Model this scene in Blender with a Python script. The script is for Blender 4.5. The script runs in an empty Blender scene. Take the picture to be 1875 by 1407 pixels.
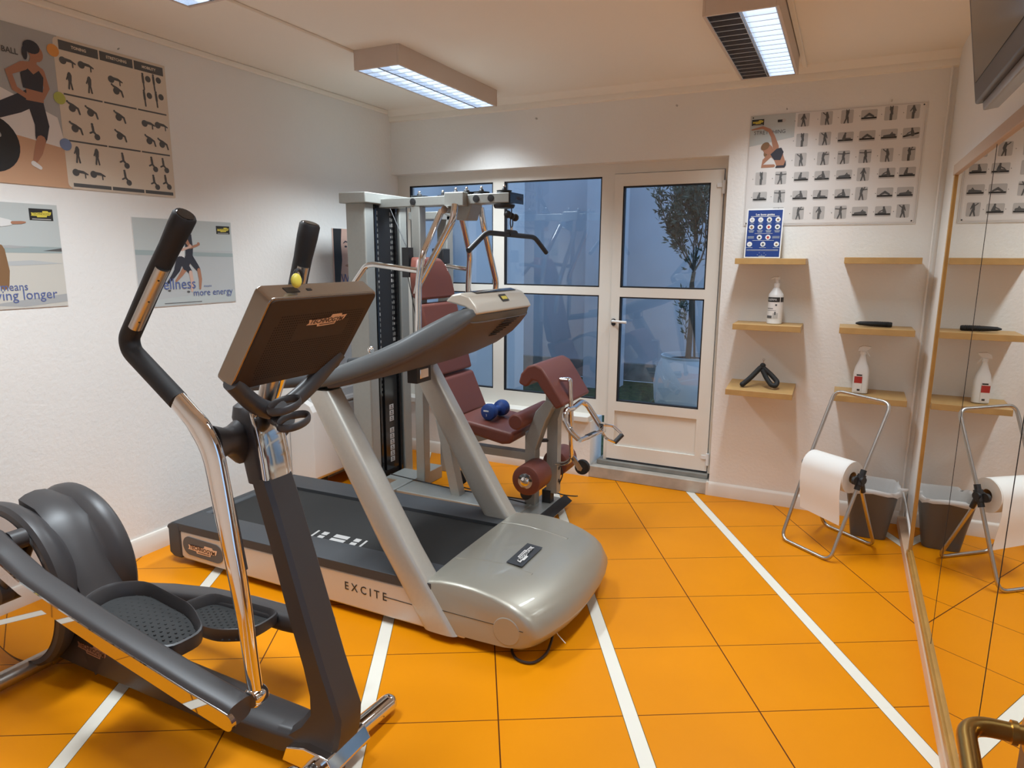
import bpy, bmesh, math, random
from mathutils import Vector, Matrix
PI = math.pi
S = bpy.context.scene
COL = S.collection
rnd = random.Random(7)

# ------------------------------------------------------------------ camera
cam_d = bpy.data.cameras.new('camera')
cam = bpy.data.objects.new('camera', cam_d)
COL.objects.link(cam)
cam_d.sensor_fit = 'HORIZONTAL'
cam_d.sensor_width = 36.0
cam_d.lens = 23.645
cam_d.clip_start = 0.05
YAW, PITCH, ROLL = math.radians(26.105), math.radians(-10.752), math.radians(0.2897)
_f = Vector((-math.sin(YAW)*math.cos(PITCH), math.cos(YAW)*math.cos(PITCH), math.sin(PITCH)))
_r = Vector((math.cos(YAW), math.sin(YAW), 0))
_u = _r.cross(_f)
_r2 = math.cos(ROLL)*_r + math.sin(ROLL)*_u
_u2 = -math.sin(ROLL)*_r + math.cos(ROLL)*_u
cam.matrix_world = Matrix(((_r2.x, _u2.x, -_f.x, 0), (_r2.y, _u2.y, -_f.y, 0), (_r2.z, _u2.z, -_f.z, 1.55), (0, 0, 0, 1)))
S.camera = cam

# ------------------------------------------------------------------ world (dusk sky)
W = bpy.data.worlds.new('dusk')
S.world = W
W.use_nodes = True
bg = W.node_tree.nodes['Background']
bg.inputs[0].default_value = (0.41, 0.64, 1.0, 1)
bg.inputs[1].default_value = 1.2
S.view_settings.view_transform = 'Standard'
S.view_settings.look = 'None'
S.view_settings.gamma = 1.0
S.view_settings.use_curve_mapping = False
S.view_settings.exposure = 0.14

# room extents
XL, XR, YB, YF, ZC = -3.192, 0.434, 4.401, -0.14, 2.615

# ------------------------------------------------------------------ ceiling lamps' light
TUBE = (0.83, 0.93, 1.0)
LAMPS = [(-2.295, 3.58, 0.26, 24.0), (-0.40, 3.56, 0.12, 13.5), (-2.295, 1.49, 0.26, 24.0), (-0.47, 1.42, 0.26, 16.0)]
for i, (lx, ly, lw, pw) in enumerate(LAMPS):
    ld = bpy.data.lights.new('lamp_light', 'AREA')
    ld.shape = 'RECTANGLE'
    ld.size = lw
    ld.size_y = 1.04
    ld.energy = pw
    ld.color = TUBE
    ld.spread = math.radians(122)
    lo = bpy.data.objects.new('lamp_light', ld)
    lo.location = (lx, ly, ZC-0.112)
    COL.objects.link(lo)

# ------------------------------------------------------------------ materials
def mat(name, col, rough=0.5, metal=0.0, spec=0.5, emit=None, estr=0.0, bump=None, var=None, coat=0.0, trans=0.0, alpha=1.0, aniso=0.0):
    m = bpy.data.materials.new(name)
    m.use_nodes = True
    nt = m.node_tree
    b = nt.nodes['Principled BSDF']
    b.inputs['Base Color'].default_value = (*col, 1)
    b.inputs['Roughness'].default_value = rough
    b.inputs['Metallic'].default_value = metal
    b.inputs['Specular IOR Level'].default_value = spec
    b.inputs['Coat Weight'].default_value = coat
    b.inputs['Transmission Weight'].default_value = trans
    b.inputs['Alpha'].default_value = alpha
    if emit:
        b.inputs['Emission Color'].default_value = (*emit, 1)
        b.inputs['Emission Strength'].default_value = estr
    tc = nt.nodes.new('ShaderNodeTexCoord')
    if bump:
        sc, st, dist = bump
        n = nt.nodes.new('ShaderNodeTexNoise')
        n.inputs['Scale'].default_value = sc
        n.inputs['Detail'].default_value = 4
        bp = nt.nodes.new('ShaderNodeBump')
        bp.inputs['Strength'].default_value = st
        bp.inputs['Distance'].default_value = dist
        nt.links.new(tc.outputs['Object'], n.inputs['Vector'])
        nt.links.new(n.outputs['Fac'], bp.inputs['Height'])
        nt.links.new(bp.outputs['Normal'], b.inputs['Normal'])
    if var:
        sc, amt = var
        n = nt.nodes.new('ShaderNodeTexNoise')
        n.inputs['Scale'].default_value = sc
        n.inputs['Detail'].default_value = 5
        mr = nt.nodes.new('ShaderNodeMapRange')
        mr.inputs['From Min'].default_value = 0.3
        mr.inputs['From Max'].default_value = 0.7
        mr.inputs['To Min'].default_value = 1-amt
        mr.inputs['To Max'].default_value = 1+amt*0.5
        hs = nt.nodes.new('ShaderNodeHueSaturation')
        hs.inputs['Color'].default_value = (*col, 1)
        nt.links.new(tc.outputs['Object'], n.inputs['Vector'])
        nt.links.new(n.outputs['Fac'], mr.inputs['Value'])
        nt.links.new(mr.outputs['Result'], hs.inputs['Value'])
        nt.links.new(hs.outputs['Color'], b.inputs['Base Color'])
    return m

M = {}
M['wall'] = mat('roughcast_white', (0.86, 0.845, 0.81), 0.75, bump=(55, 0.30, 0.006), var=(1.3, 0.03), spec=0.25)
M['ceil'] = mat('ceiling_white', (0.92, 0.87, 0.78), 0.8, spec=0.2, var=(0.8, 0.02))
M['paint'] = mat('cream_paint', (0.80, 0.74, 0.65), 0.42, var=(4, 0.03))
M['base'] = mat('baseboard_paint', (0.80, 0.74, 0.66), 0.4, var=(6, 0.04))
M['marble'] = mat('threshold_marble', (0.50, 0.46, 0.40), 0.45, var=(9, 0.25))
M['pvc'] = mat('window_frame_white', (0.80, 0.77, 0.70), 0.35)
M['gasket'] = mat('black_gasket', (0.01, 0.01, 0.012), 0.6)
M['oak'] = mat('oak_laminate', (0.50, 0.30, 0.11), 0.45, var=(14, 0.12))
M['railbeige'] = mat('dull_beige_rail', (0.50, 0.37, 0.27), 0.5)
M['goldwood'] = mat('gilt_wood', (0.45, 0.24, 0.06), 0.35, var=(10, 0.15))
M['beige'] = mat('beige_trim', (0.72, 0.50, 0.34), 0.5)
M['mirror'] = mat('mirror_silver', (0.90, 0.89, 0.85), 0.0, 1.0)
M['chrome'] = mat('chrome', (0.80, 0.78, 0.76), 0.07, 1.0)
M['polish'] = mat('polished_plate', (0.62, 0.60, 0.60), 0.03, 1.0)
M['steel'] = mat('brushed_steel', (0.55, 0.53, 0.50), 0.3, 1.0)
M['silver'] = mat('silver_paint', (0.50, 0.485, 0.435), 0.38, 0.45, var=(60, 0.03), coat=0.2)
M['gymgrey'] = mat('gym_frame_paint', (0.36, 0.365, 0.34), 0.40, 0.35, var=(60, 0.03))
M['capsilver'] = mat('light_silver', (0.62, 0.58, 0.50), 0.35, 0.3)
M['hood'] = mat('champagne_silver', (0.37, 0.345, 0.285), 0.40, 0.45, coat=0.25)
M['alu'] = mat('anodised_side', (0.62, 0.60, 0.57), 0.42, 0.4)
M['greyframe'] = mat('grey_frame_paint', (0.33, 0.33, 0.31), 0.4, 0.3)
M['black'] = mat('black_plastic', (0.018, 0.018, 0.020), 0.5, bump=(300, 0.1, 0.001))
M['satin'] = mat('satin_black', (0.042, 0.038, 0.039), 0.42)
M['gloss'] = mat('gloss_black', (0.012, 0.012, 0.013), 0.12)
M['rubber'] = mat('black_rubber', (0.012, 0.012, 0.012), 0.7)
M['grip'] = mat('foam_grip', (0.016, 0.015, 0.016), 0.65, bump=(400, 0.15, 0.001))
M['anth'] = mat('anthracite', (0.042, 0.045, 0.050), 0.5, bump=(500, 0.1, 0.0008))
M['slate'] = mat('slate_plastic', (0.100, 0.107, 0.110), 0.45)
M['belt'] = mat('running_belt', (0.017, 0.016, 0.015), 0.85, bump=(600, 0.2, 0.0008))
M['under'] = mat('console_underside', (0.085, 0.058, 0.045), 0.5)
M['consback'] = mat('console_back', (0.045, 0.027, 0.019), 0.5, spec=0.28)
M['bronze'] = mat('console_shell', (0.33, 0.275, 0.22), 0.2, 0.85)
M['dot'] = mat('perforation', (0.004, 0.003, 0.003), 0.9)
M['vinyl'] = mat('oxblood_vinyl', (0.150, 0.040, 0.026), 0.48, bump=(180, 0.1, 0.001))
M['brass'] = mat('aged_brass', (0.52, 0.33, 0.10), 0.28, 1.0)
M['white'] = mat('white_plastic', (0.80, 0.80, 0.78), 0.4)
M['cabinet'] = mat('cabinet_white', (0.78, 0.74, 0.70), 0.4)
M['paper'] = mat('white_paper', (0.82, 0.80, 0.76), 0.8)
M['blue'] = mat('blue_dumbbell', (0.010, 0.045, 0.20), 0.45)
M['navy'] = mat('sign_blue', (0.012, 0.045, 0.21), 0.35)
M['logoplate'] = mat('logo_plate', (0.80, 0.52, 0.34), 0.45)
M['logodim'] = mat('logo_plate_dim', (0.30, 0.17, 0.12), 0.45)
M['logoink'] = mat('logo_ink', (0.06, 0.02, 0.01), 0.5)
M['yellow'] = mat('logo_yellow', (0.72, 0.60, 0.08), 0.45)
M['ink'] = mat('black_ink', (0.02, 0.02, 0.02), 0.5)
M['greyink'] = mat('grey_ink', (0.10, 0.10, 0.10), 0.6)
M['cell'] = mat('photo_grey', (0.50, 0.48, 0.46), 0.5)
M['postw'] = mat('poster_white', (0.78, 0.75, 0.72), 0.35)
M['postc'] = mat('poster_cream', (0.72, 0.62, 0.50), 0.35)
M['postg'] = mat('poster_grey', (0.42, 0.43, 0.43), 0.35)
M['skin'] = mat('printed_skin', (0.42, 0.20, 0.12), 0.45)
M['skinl'] = mat('printed_light_skin', (0.66, 0.43, 0.34), 0.45)
M['dkcloth'] = mat('printed_dark_cloth', (0.035, 0.037, 0.05), 0.45)
M['white_ink'] = mat('white_ink', (0.75, 0.75, 0.73), 0.45)
M['orange'] = mat('orange_badge', (0.75, 0.33, 0.08), 0.45)
M['green'] = mat('green_badge', (0.45, 0.48, 0.10), 0.45)
M['bluebadge'] = mat('blue_badge', (0.20, 0.28, 0.48), 0.45)
M['sea'] = mat('printed_sea', (0.35, 0.42, 0.42), 0.4)
M['sky1'] = mat('printed_sky', (0.52, 0.56, 0.55), 0.4)
M['sand'] = mat('printed_sand', (0.62, 0.60, 0.54), 0.4)
M['sandg'] = mat('printed_grey_sand', (0.50, 0.52, 0.52), 0.4)
M['bluetext'] = mat('blue_text', (0.10, 0.14, 0.34), 0.5)
M['brown'] = mat('printed_brown', (0.24, 0.13, 0.06), 0.5)
M['tan'] = mat('printed_tan_floor', (0.60, 0.36, 0.22), 0.4)
M['red'] = mat('label_red', (0.42, 0.03, 0.025), 0.4)
M['screen'] = mat('tv_screen', (0.02, 0.018, 0.017), 0.15)
M['tvshell'] = mat('tv_shell', (0.05, 0.04, 0.036), 0.35)
M['tvgrey'] = mat('tv_grey_strip', (0.20, 0.19, 0.19), 0.3)
M['lampbox'] = mat('lamp_housing', (0.66, 0.57, 0.50), 0.5)
M['lit'] = mat('lit_tube', (0.8, 0.8, 0.8), 0.4, emit=(0.72, 0.85, 1.0), estr=1.75)
M['louvre'] = mat('louvre_metal', (0.62, 0.66, 0.72), 0.25, 0.9)
M['dark_in'] = mat('unlit_reflector', (0.10, 0.07, 0.055), 0.35, 0.6)
M['grass'] = mat('grass', (0.05, 0.075, 0.02), 0.8, var=(12, 0.6), bump=(40, 0.8, 0.03))
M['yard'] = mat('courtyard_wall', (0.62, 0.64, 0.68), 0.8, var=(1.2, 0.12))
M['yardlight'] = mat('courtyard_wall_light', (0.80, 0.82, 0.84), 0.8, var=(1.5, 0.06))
M['pot'] = mat('pale_planter', (0.62, 0.66, 0.68), 0.5)
M['soil'] = mat('soil', (0.03, 0.02, 0.012), 0.9)
M['bark'] = mat('olive_bark', (0.09, 0.075, 0.055), 0.8)
M['leaf'] = mat('olive_leaf', (0.10, 0.125, 0.085), 0.6)
M['stone'] = mat('courtyard_stone', (0.30, 0.29, 0.26), 0.8, var=(6, 0.3))
M['doorwood'] = mat('brown_door', (0.16, 0.08, 0.04), 0.5)
M['cable'] = mat('power_cable', (0.03, 0.018, 0.014), 0.5)
M['liner'] = mat('bin_liner', (0.75, 0.74, 0.72), 0.5, alpha=0.75)
M['bin'] = mat('smoked_bin', (0.13, 0.12, 0.11), 0.3, alpha=0.88)

def glassmat(name, tint=(1, 1, 1), ior=1.5):
    m = bpy.data.materials.new(name)
    m.use_nodes = True
    nt = m.node_tree
    nt.nodes.clear()
    o = nt.nodes.new('ShaderNodeOutputMaterial')
    t = nt.nodes.new('ShaderNodeBsdfTransparent')
    t.inputs[0].default_value = (*tint, 1)
    g = nt.nodes.new('ShaderNodeBsdfGlossy')
    g.inputs['Roughness'].default_value = 0.0
    fr = nt.nodes.new('ShaderNodeFresnel')
    ge = nt.nodes.new('ShaderNodeNewGeometry')
    mr = nt.nodes.new('ShaderNodeMapRange')
    mr.inputs['To Min'].default_value = ior
    mr.inputs['To Max'].default_value = 1/ior
    nt.links.new(ge.outputs['Backfacing'], mr.inputs['Value'])
    nt.links.new(mr.outputs[0], fr.inputs[0])
    mx = nt.nodes.new('ShaderNodeMixShader')
    nt.links.new(fr.outputs[0], mx.inputs[0])
    nt.links.new(t.outputs[0], mx.inputs[1])
    nt.links.new(g.outputs[0], mx.inputs[2])
    nt.links.new(mx.outputs[0], o.inputs[0])
    return m
M['glass'] = glassmat('window_glass', (0.95, 0.97, 0.99), 1.75)
M['clear'] = glassmat('clear_plastic', (0.85, 0.85, 0.85), 1.9)

def floormat():
    m = bpy.data.materials.new('orange_tiles')
    m.use_nodes = True
    nt = m.node_tree
    b = nt.nodes['Principled BSDF']
    N, Lk = nt.nodes.new, nt.links.new
    tc = N('ShaderNodeTexCoord')
    mp = N('ShaderNodeMapping')
    mp.vector_type = 'TEXTURE'
    mp.inputs['Location'].default_value = (-0.93143, 1.80825, 0)
    mp.inputs['Rotation'].default_value = (0, 0, 0.51055)
    mp.inputs['Scale'].default_value = (0.90820, 0.40215, 1)
    Lk(tc.outputs['Object'], mp.inputs['Vector'])
    sp = N('ShaderNodeSeparateXYZ')
    Lk(mp.outputs[0], sp.inputs[0])
    def math_(op, a, c=None):
        n = N('ShaderNodeMath')
        n.operation = op
        for i, v in enumerate((a, c)):
            if v is None:
                continue
            if isinstance(v, (int, float)):
                n.inputs[i].default_value = v
            else:
                Lk(v, n.inputs[i])
        return n.outputs[0]
    def near(sock, off, half):            # 1 when frac distance to off is below half
        fr = math_('FRACT', math_('ADD', sock, 0.5-off))
        d = math_('ABSOLUTE', math_('SUBTRACT', fr, 0.5))
        return math_('LESS_THAN', d, half)
    j1 = near(sp.outputs[0], 0.0, 0.0026)
    j2 = near(sp.outputs[1], 0.0, 0.0045)
    joint = math_('MAXIMUM', j1, j2)
    stripe = near(sp.outputs[0], 0.5, 0.0275)
    edge = math_('SUBTRACT', near(sp.outputs[0], 0.5, 0.0300), stripe)
    no = N('ShaderNodeTexNoise')
    no.inputs['Scale'].default_value = 1.6
    no.inputs['Detail'].default_value = 6
    Lk(tc.outputs['Object'], no.inputs['Vector'])
    cr = N('ShaderNodeValToRGB')
    cr.color_ramp.elements[0].position = 0.3
    cr.color_ramp.elements[0].color = (0.70, 0.235, 0.002, 1)
    cr.color_ramp.elements[1].position = 0.7
    cr.color_ramp.elements[1].color = (0.77, 0.265, 0.002, 1)
    Lk(no.outputs['Fac'], cr.inputs[0])
    def mix(fac, a, c):
        n = N('ShaderNodeMix')
        n.data_type = 'RGBA'
        Lk(fac, n.inputs[0])
        for i, v in ((6, a), (7, c)):
            if isinstance(v, tuple):
                n.inputs[i].default_value = v
            else:
                Lk(v, n.inputs[i])
        return n.outputs[2]
    c1 = mix(joint, cr.outputs[0], (0.10, 0.025, 0.004, 1))
    c2 = mix(edge, c1, (0.12, 0.07, 0.02, 1))
    c3 = mix(stripe, c2, (0.80, 0.76, 0.66, 1))
    Lk(c3, b.inputs['Base Color'])
    b.inputs['Roughness'].default_value = 0.42
    b.inputs['Specular IOR Level'].default_value = 0.13
    bp = N('ShaderNodeBump')
    bp.invert = True
    bp.inputs['Strength'].default_value = 0.4
    bp.inputs['Distance'].default_value = 0.003
    Lk(joint, bp.inputs['Height'])
    Lk(bp.outputs[0], b.inputs['Normal'])
    return m
M['floor'] = floormat()

# ------------------------------------------------------------------ mesh builder
def V(*a):
    return Vector(a)

def fillet(pts, rads, seg=6):
    """round the inner corners of a polyline"""
    pts = [Vector(p) for p in pts]
    if isinstance(rads, (int, float)):
        rads = [rads]*len(pts)
    out = [pts[0]]
    for i in range(1, len(pts)-1):
        a, b, c = pts[i-1], pts[i], pts[i+1]
        d1, d2 = (a-b), (c-b)
        l1, l2 = d1.length, d2.length
        r = min(rads[i], l1*0.48, l2*0.48)
        if r <= 1e-5:
            out.append(b)
            continue
        p, q = b+d1.normalized()*r, b+d2.normalized()*r
        for k in range(seg+1):
            t = k/seg
            out.append(p*(1-t)**2 + b*2*t*(1-t) + q*t*t)
    out.append(pts[-1])
    return out

class MB:
    def __init__(self):
        self.bm = bmesh.new()
        self.mats = []
    def mi(self, m):
        if isinstance(m, str):
            m = M[m]
        if m not in self.mats:
            self.mats.append(m)
        return self.mats.index(m)
    def face(self, vs, k):
        try:
            f = self.bm.faces.new(vs)
            f.material_index = k
            return f
        except ValueError:
            return None
    def poly(self, pts, m):
        k = self.mi(m)
        return self.face([self.bm.verts.new(p) for p in pts], k)
    def loft(self, rings, m, cap=True, close=False):
        k = self.mi(m)
        vs = [[self.bm.verts.new(p) for p in r] for r in rings]
        n = len(vs[0])
        for i in range(len(vs) - (0 if close else 1)):
            a, b = vs[i], vs[(i+1) % len(vs)]
            for j in range(n):
                self.face([a[j], a[(j+1) % n], b[(j+1) % n], b[j]], k)
        if cap and not close:
            self.face(vs[0][::-1], k)
            self.face(vs[-1], k)
        return self
    def box(self, a, b, m, X=None):
        x0, y0, z0 = a
        x1, y1, z1 = b
        r0 = [V(x0, y0, z0), V(x1, y0, z0), V(x1, y1, z0), V(x0, y1, z0)]
        r1 = [V(p.x, p.y, z1) for p in r0]
        if X is not None:
            r0 = [X @ p for p in r0]
            r1 = [X @ p for p in r1]
        return self.loft([r0, r1], m)
    def prism(self, pts, axis, a, b, m):
        def P(u, v, w):
            return {'y': V(u, w, v), 'x': V(w, u, v), 'z': V(u, v, w)}[axis]
        return self.loft([[P(u, v, a) for u, v in pts], [P(u, v, b) for u, v in pts]], m)
    def tube(self, pts, r, m, seg=12, up=None, cap=True, close=False):
        """r: number, (ra, rb), or list per point"""
        pts = [Vector(p) for p in pts]
        n = len(pts)
        T = []
        for i in range(n):
            a = pts[i-1] if (i > 0 or close) else pts[i]
            b = pts[(i+1) % n] if (i < n-1 or close) else pts[i]
            T.append((b-a).normalized())
        ref = Vector(up) if up is not None else (V(0, 0, 1) if abs(T[0].z) < 0.9 else V(1, 0, 0))
        nrm = (ref - T[0]*ref.dot(T[0])).normalized()
        rings = []
        for i in range(n):
            if up is not None:
                nrm = (ref - T[i]*ref.dot(T[i]))
                nrm = nrm.normalized() if nrm.length > 1e-4 else V(1, 0, 0)
            else:
                nrm = (nrm - T[i]*nrm.dot(T[i])).normalized()
            bi = T[i].cross(nrm)
            rr = r[i] if isinstance(r, list) else r
            ra, rb = rr if isinstance(rr, tuple) else (rr, rr)
            rings.append([pts[i] + nrm*(ra*math.cos(2*PI*k/seg)) + bi*(rb*math.sin(2*PI*k/seg)) for k in range(seg)])
        return self.loft(rings, m, cap, close)
    def lathe(self, c, axis, prof, m, seg=32, cap=True):
        """prof: list of (radius, height along axis)"""
        c = Vector(c)
        ax = Vector(axis).normalized()
        n = (V(0, 0, 1) if abs(ax.z) < 0.9 else V(1, 0, 0))
        n = (n - ax*n.dot(ax)).normalized()
        b = ax.cross(n)
        rings = [[c + ax*h + n*(max(r, 1e-4)*math.cos(2*PI*k/seg)) + b*(max(r, 1e-4)*math.sin(2*PI*k/seg)) for k in range(seg)] for r, h in prof]
        return self.loft(rings, m, cap)
    def ball(self, c, r, m, seg=16, sc=(1, 1, 1)):
        rings = []
        c = Vector(c)
        nn = max(6, seg//2)
        for i in range(nn+1):
            t = -PI/2 + PI*i/nn
            q = max(math.cos(t), 0.01)
            rings.append([c + V(r*sc[0]*q*math.cos(2*PI*k/seg), r*sc[1]*q*math.sin(2*PI*k/seg), r*sc[2]*math.sin(t)) for k in range(seg)])
        return self.loft(rings, m)
    def text(self, body, size, o, u, v, m, align='CENTER', bold=0.0, lift=0.0006, sx=1.0, shear=0.0):
        c = bpy.data.curves.new('t', 'FONT')
        c.body = body
        c.size = size
        c.align_x = align
        c.align_y = 'CENTER'
        c.offset = bold
        c.shear = shear
        c.resolution_u = 2
        ob = bpy.data.objects.new('t', c)
        me = ob.to_mesh()
        k = self.mi(m)
        u, v, o = Vector(u).normalized(), Vector(v).normalized(), Vector(o)
        n = u.cross(v)
        vs = [self.bm.verts.new(o + u*p.co.x*sx + v*p.co.y + n*lift) for p in me.vertices]
        for f in me.polygons:
            self.face([vs[i] for i in f.vertices], k)
        ob.to_mesh_clear()
        bpy.data.objects.remove(ob)
        bpy.data.curves.remove(c)
        return self
    def build(self, name, parent=None, bevel=0, sub=0, seg=3, smooth=True, flat2d=False, angle=35, loc=None):
        if not flat2d:
            bmesh.ops.recalc_face_normals(self.bm, faces=self.bm.faces)
        me = bpy.data.meshes.new(name)
        self.bm.to_mesh(me)
        self.bm.free()
        for m in self.mats:
            me.materials.append(m)
        if smooth:
            for p in me.polygons:
                p.use_smooth = True
            me.set_sharp_from_angle(angle=math.radians(angle))
        o = bpy.data.objects.new(name, me)
        COL.objects.link(o)
        root = parent
        off = V(0, 0, 0)
        if parent is not None:
            while root.parent:
                root = root.parent
            off = Vector(root.location)
            o.parent = parent
        elif loc is not None:
            off = Vector(loc)
            o.location = off
        me.transform(Matrix.Translation(-off))
        if parent is not None and parent.parent is None:
            pass
        if bevel:
            md = o.modifiers.new('bevel', 'BEVEL')
            md.width = bevel
            md.segments = seg
            md.limit_method = 'ANGLE'
            md.angle_limit = math.radians(30)
            md.harden_normals = False
        if sub:
            md = o.modifiers.new('sub', 'SUBSURF')
            md.levels = sub
            md.render_levels = sub
        return o

def thing(name, label, cat, loc, group=None):
    o = bpy.data.objects.new(name, None)
    COL.objects.link(o)
    o.location = loc
    o.empty_display_size = 0.1
    o['label'] = label
    o['category'] = cat
    if group:
        o['group'] = group
    return o

def tag(o, label, cat, group=None):
    o['label'] = label
    o['category'] = cat
    if group:
        o['group'] = group
    return o

def struct(o):
    o['kind'] = 'structure'
    return o

def plabel(o, label):
    o['label'] = label
    return o

def super_ring(c, ua, ub, ra, rb, n=24, e=0.5):
    """superellipse ring centred at c spanned by unit vectors ua, ub"""
    c, ua, ub = Vector(c), Vector(ua), Vector(ub)
    out = []
    for k in range(n):
        t = 2*PI*k/n
        ct, st = math.cos(t), math.sin(t)
        out.append(c + ua*(ra*math.copysign(abs(ct)**e, ct)) + ub*(rb*math.copysign(abs(st)**e, st)))
    return out

LOGO = [(0, .20), (.05, .36), (.02, .62), (.56, .68), (.58, .90), (.84, .92), (.86, .76), (1.0, .80), (.97, .46), (.92, .30), (.78, .28), (.76, .06), (.30, 0), (.28, .18)]
def logo(mb, o, u, v, w, h, plate, ink, lift=0.0008):
    """the maker's notched name plate, w wide, h high, o = lower left corner"""
    o, u, v = Vector(o), Vector(u).normalized(), Vector(v).normalized()
    n = u.cross(v)
    mb.poly([o + u*(a*w) + v*(b*h) + n*lift for a, b in LOGO], plate)
    mb.text('TECHNOGYM', h*0.50, o + u*(w*0.49) + v*(h*0.45), u, v, ink, bold=h*0.012, lift=lift*2, sx=w/(h*0.50)/7.3, shear=0.2)
    for a0, a1, b in ((.10, .52, .62), (.34, .74, .12)):
        mb.poly([o + u*(a0*w) + v*(b*h) + n*lift*2, o + u*(a1*w) + v*((b+.03)*h) + n*lift*2, o + u*(a1*w) + v*((b+.09)*h) + n*lift*2, o + u*(a0*w) + v*((b+.06)*h) + n*lift*2], ink)

class Flat:
    """printed sheet: 2-D shapes in layers on a thin board"""
    def __init__(self, o, u, v, w, h, board, t=0.003):
        self.o, self.u, self.v = Vector(o), Vector(u), Vector(v)
        self.n = self.u.cross(self.v)
        self.mb = MB()
        self.w, self.h = w, h
        r0 = [self.P(a, b, -t) for a, b in ((0, 0), (w, 0), (w, h), (0, h))]
        r1 = [self.P(a, b, 0) for a, b in ((0, 0), (w, 0), (w, h), (0, h))]
        self.mb.loft([r0, r1], board)
    def P(self, a, b, l=0.0):
        return self.o + self.u*a + self.v*b + self.n*l
    def poly(self, pts, m, layer=1):
        self.n_ = (getattr(self, 'n_', 0) + 1) % 36
        self.mb.poly([self.P(a, b, layer*0.0004 + self.n_*1e-5) for a, b in pts], m)
    def rect(self, a0, b0, a1, b1, m, layer=1, r=0):
        if r:
            pts = []
            for cx, cy, t0 in ((a1-r, b0+r, -90), (a1-r, b1-r, 0), (a0+r, b1-r, 90), (a0+r, b0+r, 180)):
                for k in range(4):
                    t = math.radians(t0 + 30*k)
                    pts.append((cx + r*math.cos(t), cy + r*math.sin(t)))
            self.poly(pts, m, layer)
        else:
            self.poly([(a0, b0), (a1, b0), (a1, b1), (a0, b1)], m, layer)
    def disc(self, a, b, r, m, layer=1, ry=None, n=16, rot=0):
        ry = ry or r
        c, s = math.cos(rot), math.sin(rot)
        self.poly([(a + r*math.cos(2*PI*k/n)*c - ry*math.sin(2*PI*k/n)*s, b + r*math.cos(2*PI*k/n)*s + ry*math.sin(2*PI*k/n)*c) for k in range(n)], m, layer)
    def stroke(self, pts, w, m, layer=1):
        """each w may be number or list (half widths)"""
        n = len(pts)
        ws = w if isinstance(w, list) else [w]*n
        L, R = [], []
        for i in range(n):
            a = pts[max(i-1, 0)]
            b = pts[min(i+1, n-1)]
            dx, dy = b[0]-a[0], b[1]-a[1]
            d = math.hypot(dx, dy) or 1
            nx, ny = -dy/d, dx/d
            L.append((pts[i][0]+nx*ws[i], pts[i][1]+ny*ws[i]))
            R.append((pts[i][0]-nx*ws[i], pts[i][1]-ny*ws[i]))
        for i in range(n-1):
            self.poly([L[i], L[i+1], R[i+1], R[i]], m, layer)
        self.disc(*pts[0], ws[0]*0.98, m, layer, n=8)
        self.disc(*pts[-1], ws[-1]*0.98, m, layer, n=8)
    def text(self, s, size, a, b, m, align='CENTER', bold=0.0, layer=3, sx=1.0, rot=0.0):
        u = self.u*math.cos(rot) + self.v*math.sin(rot)
        v = -self.u*math.sin(rot) + self.v*math.cos(rot)
        self.mb.text(s, size, self.P(a, b), u, v, m, align, bold, layer*0.0004, sx)
    def tlogo(self, a, b, w, h, layer=2):
        self.rect(a, b, a+w, b+h, 'ink', layer)
        self.poly([(a+w*(.06+.88*x), b+h*(.26+.62*y)) for x, y in LOGO], 'yellow', layer+1)
        self.text('TECHNOGYM', h*0.27, a+w*0.5, b+h*0.55, 'ink', layer=layer+2, sx=w*0.72/(h*0.27)/6.2)
        self.rect(a+w*.1, b+h*.07, a+w*.9, b+h*.14, 'cell', layer+1)
    def done(self, name, label, cat, group=None):
        o = self.mb.build(name, smooth=False, flat2d=True, loc=self.o)
        return tag(o, label, cat, group)

# ================================================================== ROOM SHELL
def sbox(name, a, b, m, bevel=0):
    mb = MB()
    mb.box(a, b, m)
    return struct(mb.build(name, bevel=bevel, smooth=False))

sbox('floor', (XL-0.2, YF-1.6, -0.1), (XR+0.2, YB+0.02, 0.0), 'floor')
sbox('ceiling', (XL-0.2, YF-1.6, ZC), (XR+0.2, YB+0.25, ZC+0.15), 'ceil')
sbox('wall_left', (XL-0.2, YF-0.15, 0), (XL, YB+0.25, ZC), 'wall')
sbox('wall_right', (XR, YF-0.15, 0), (XR+0.2, YB+0.25, ZC), 'wall')
# back wall: lintel, pier right of the door, low wall below the window
mb = MB()
mb.box((XL, YB, 2.158), (XR, YB+0.25, ZC), 'wall')
mb.box((-0.700, YB, 0), (XR, YB+0.25, 2.158), 'wall')
mb.box((XL, YB, 0), (-1.535, YB+0.25, 0.40), 'wall')
struct(mb.build('wall_back', smooth=False))
# entrance wall behind the camera with its doorway
mb = MB()
mb.box((XL, YF-0.12, 0), (-0.62, YF, ZC), 'wall')
mb.box((0.27, YF-0.12, 0), (XR, YF, ZC), 'wall')
mb.box((-0.62, YF-0.12, 2.08), (0.27, YF, ZC), 'wall')
struct(mb.build('wall_front', smooth=False))
mb = MB()
mb.box((XL, YF-1.6, 0), (XR, YF-1.5, ZC), 'wall')  # unseen wall beyond the doorway, added to close off light from outside
struct(mb.build('wall_light_stop', smooth=False))
# cornice strips where walls meet ceiling
mb = MB()
mb.prism([(YB, 2.535), (YB-0.018, 2.54), (YB-0.022, 2.56), (YB-0.018, 2.575), (YB-0.05, 2.615), (YB, 2.615)], 'x', XL, XR, 'ceil')
struct(mb.build('trim_1'))
mb = MB()
mb.box((XL, YF, 2.585), (XL+0.02, YB-0.05, 2.615), 'ceil')
struct(mb.build('trim_2', bevel=0.006))
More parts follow.
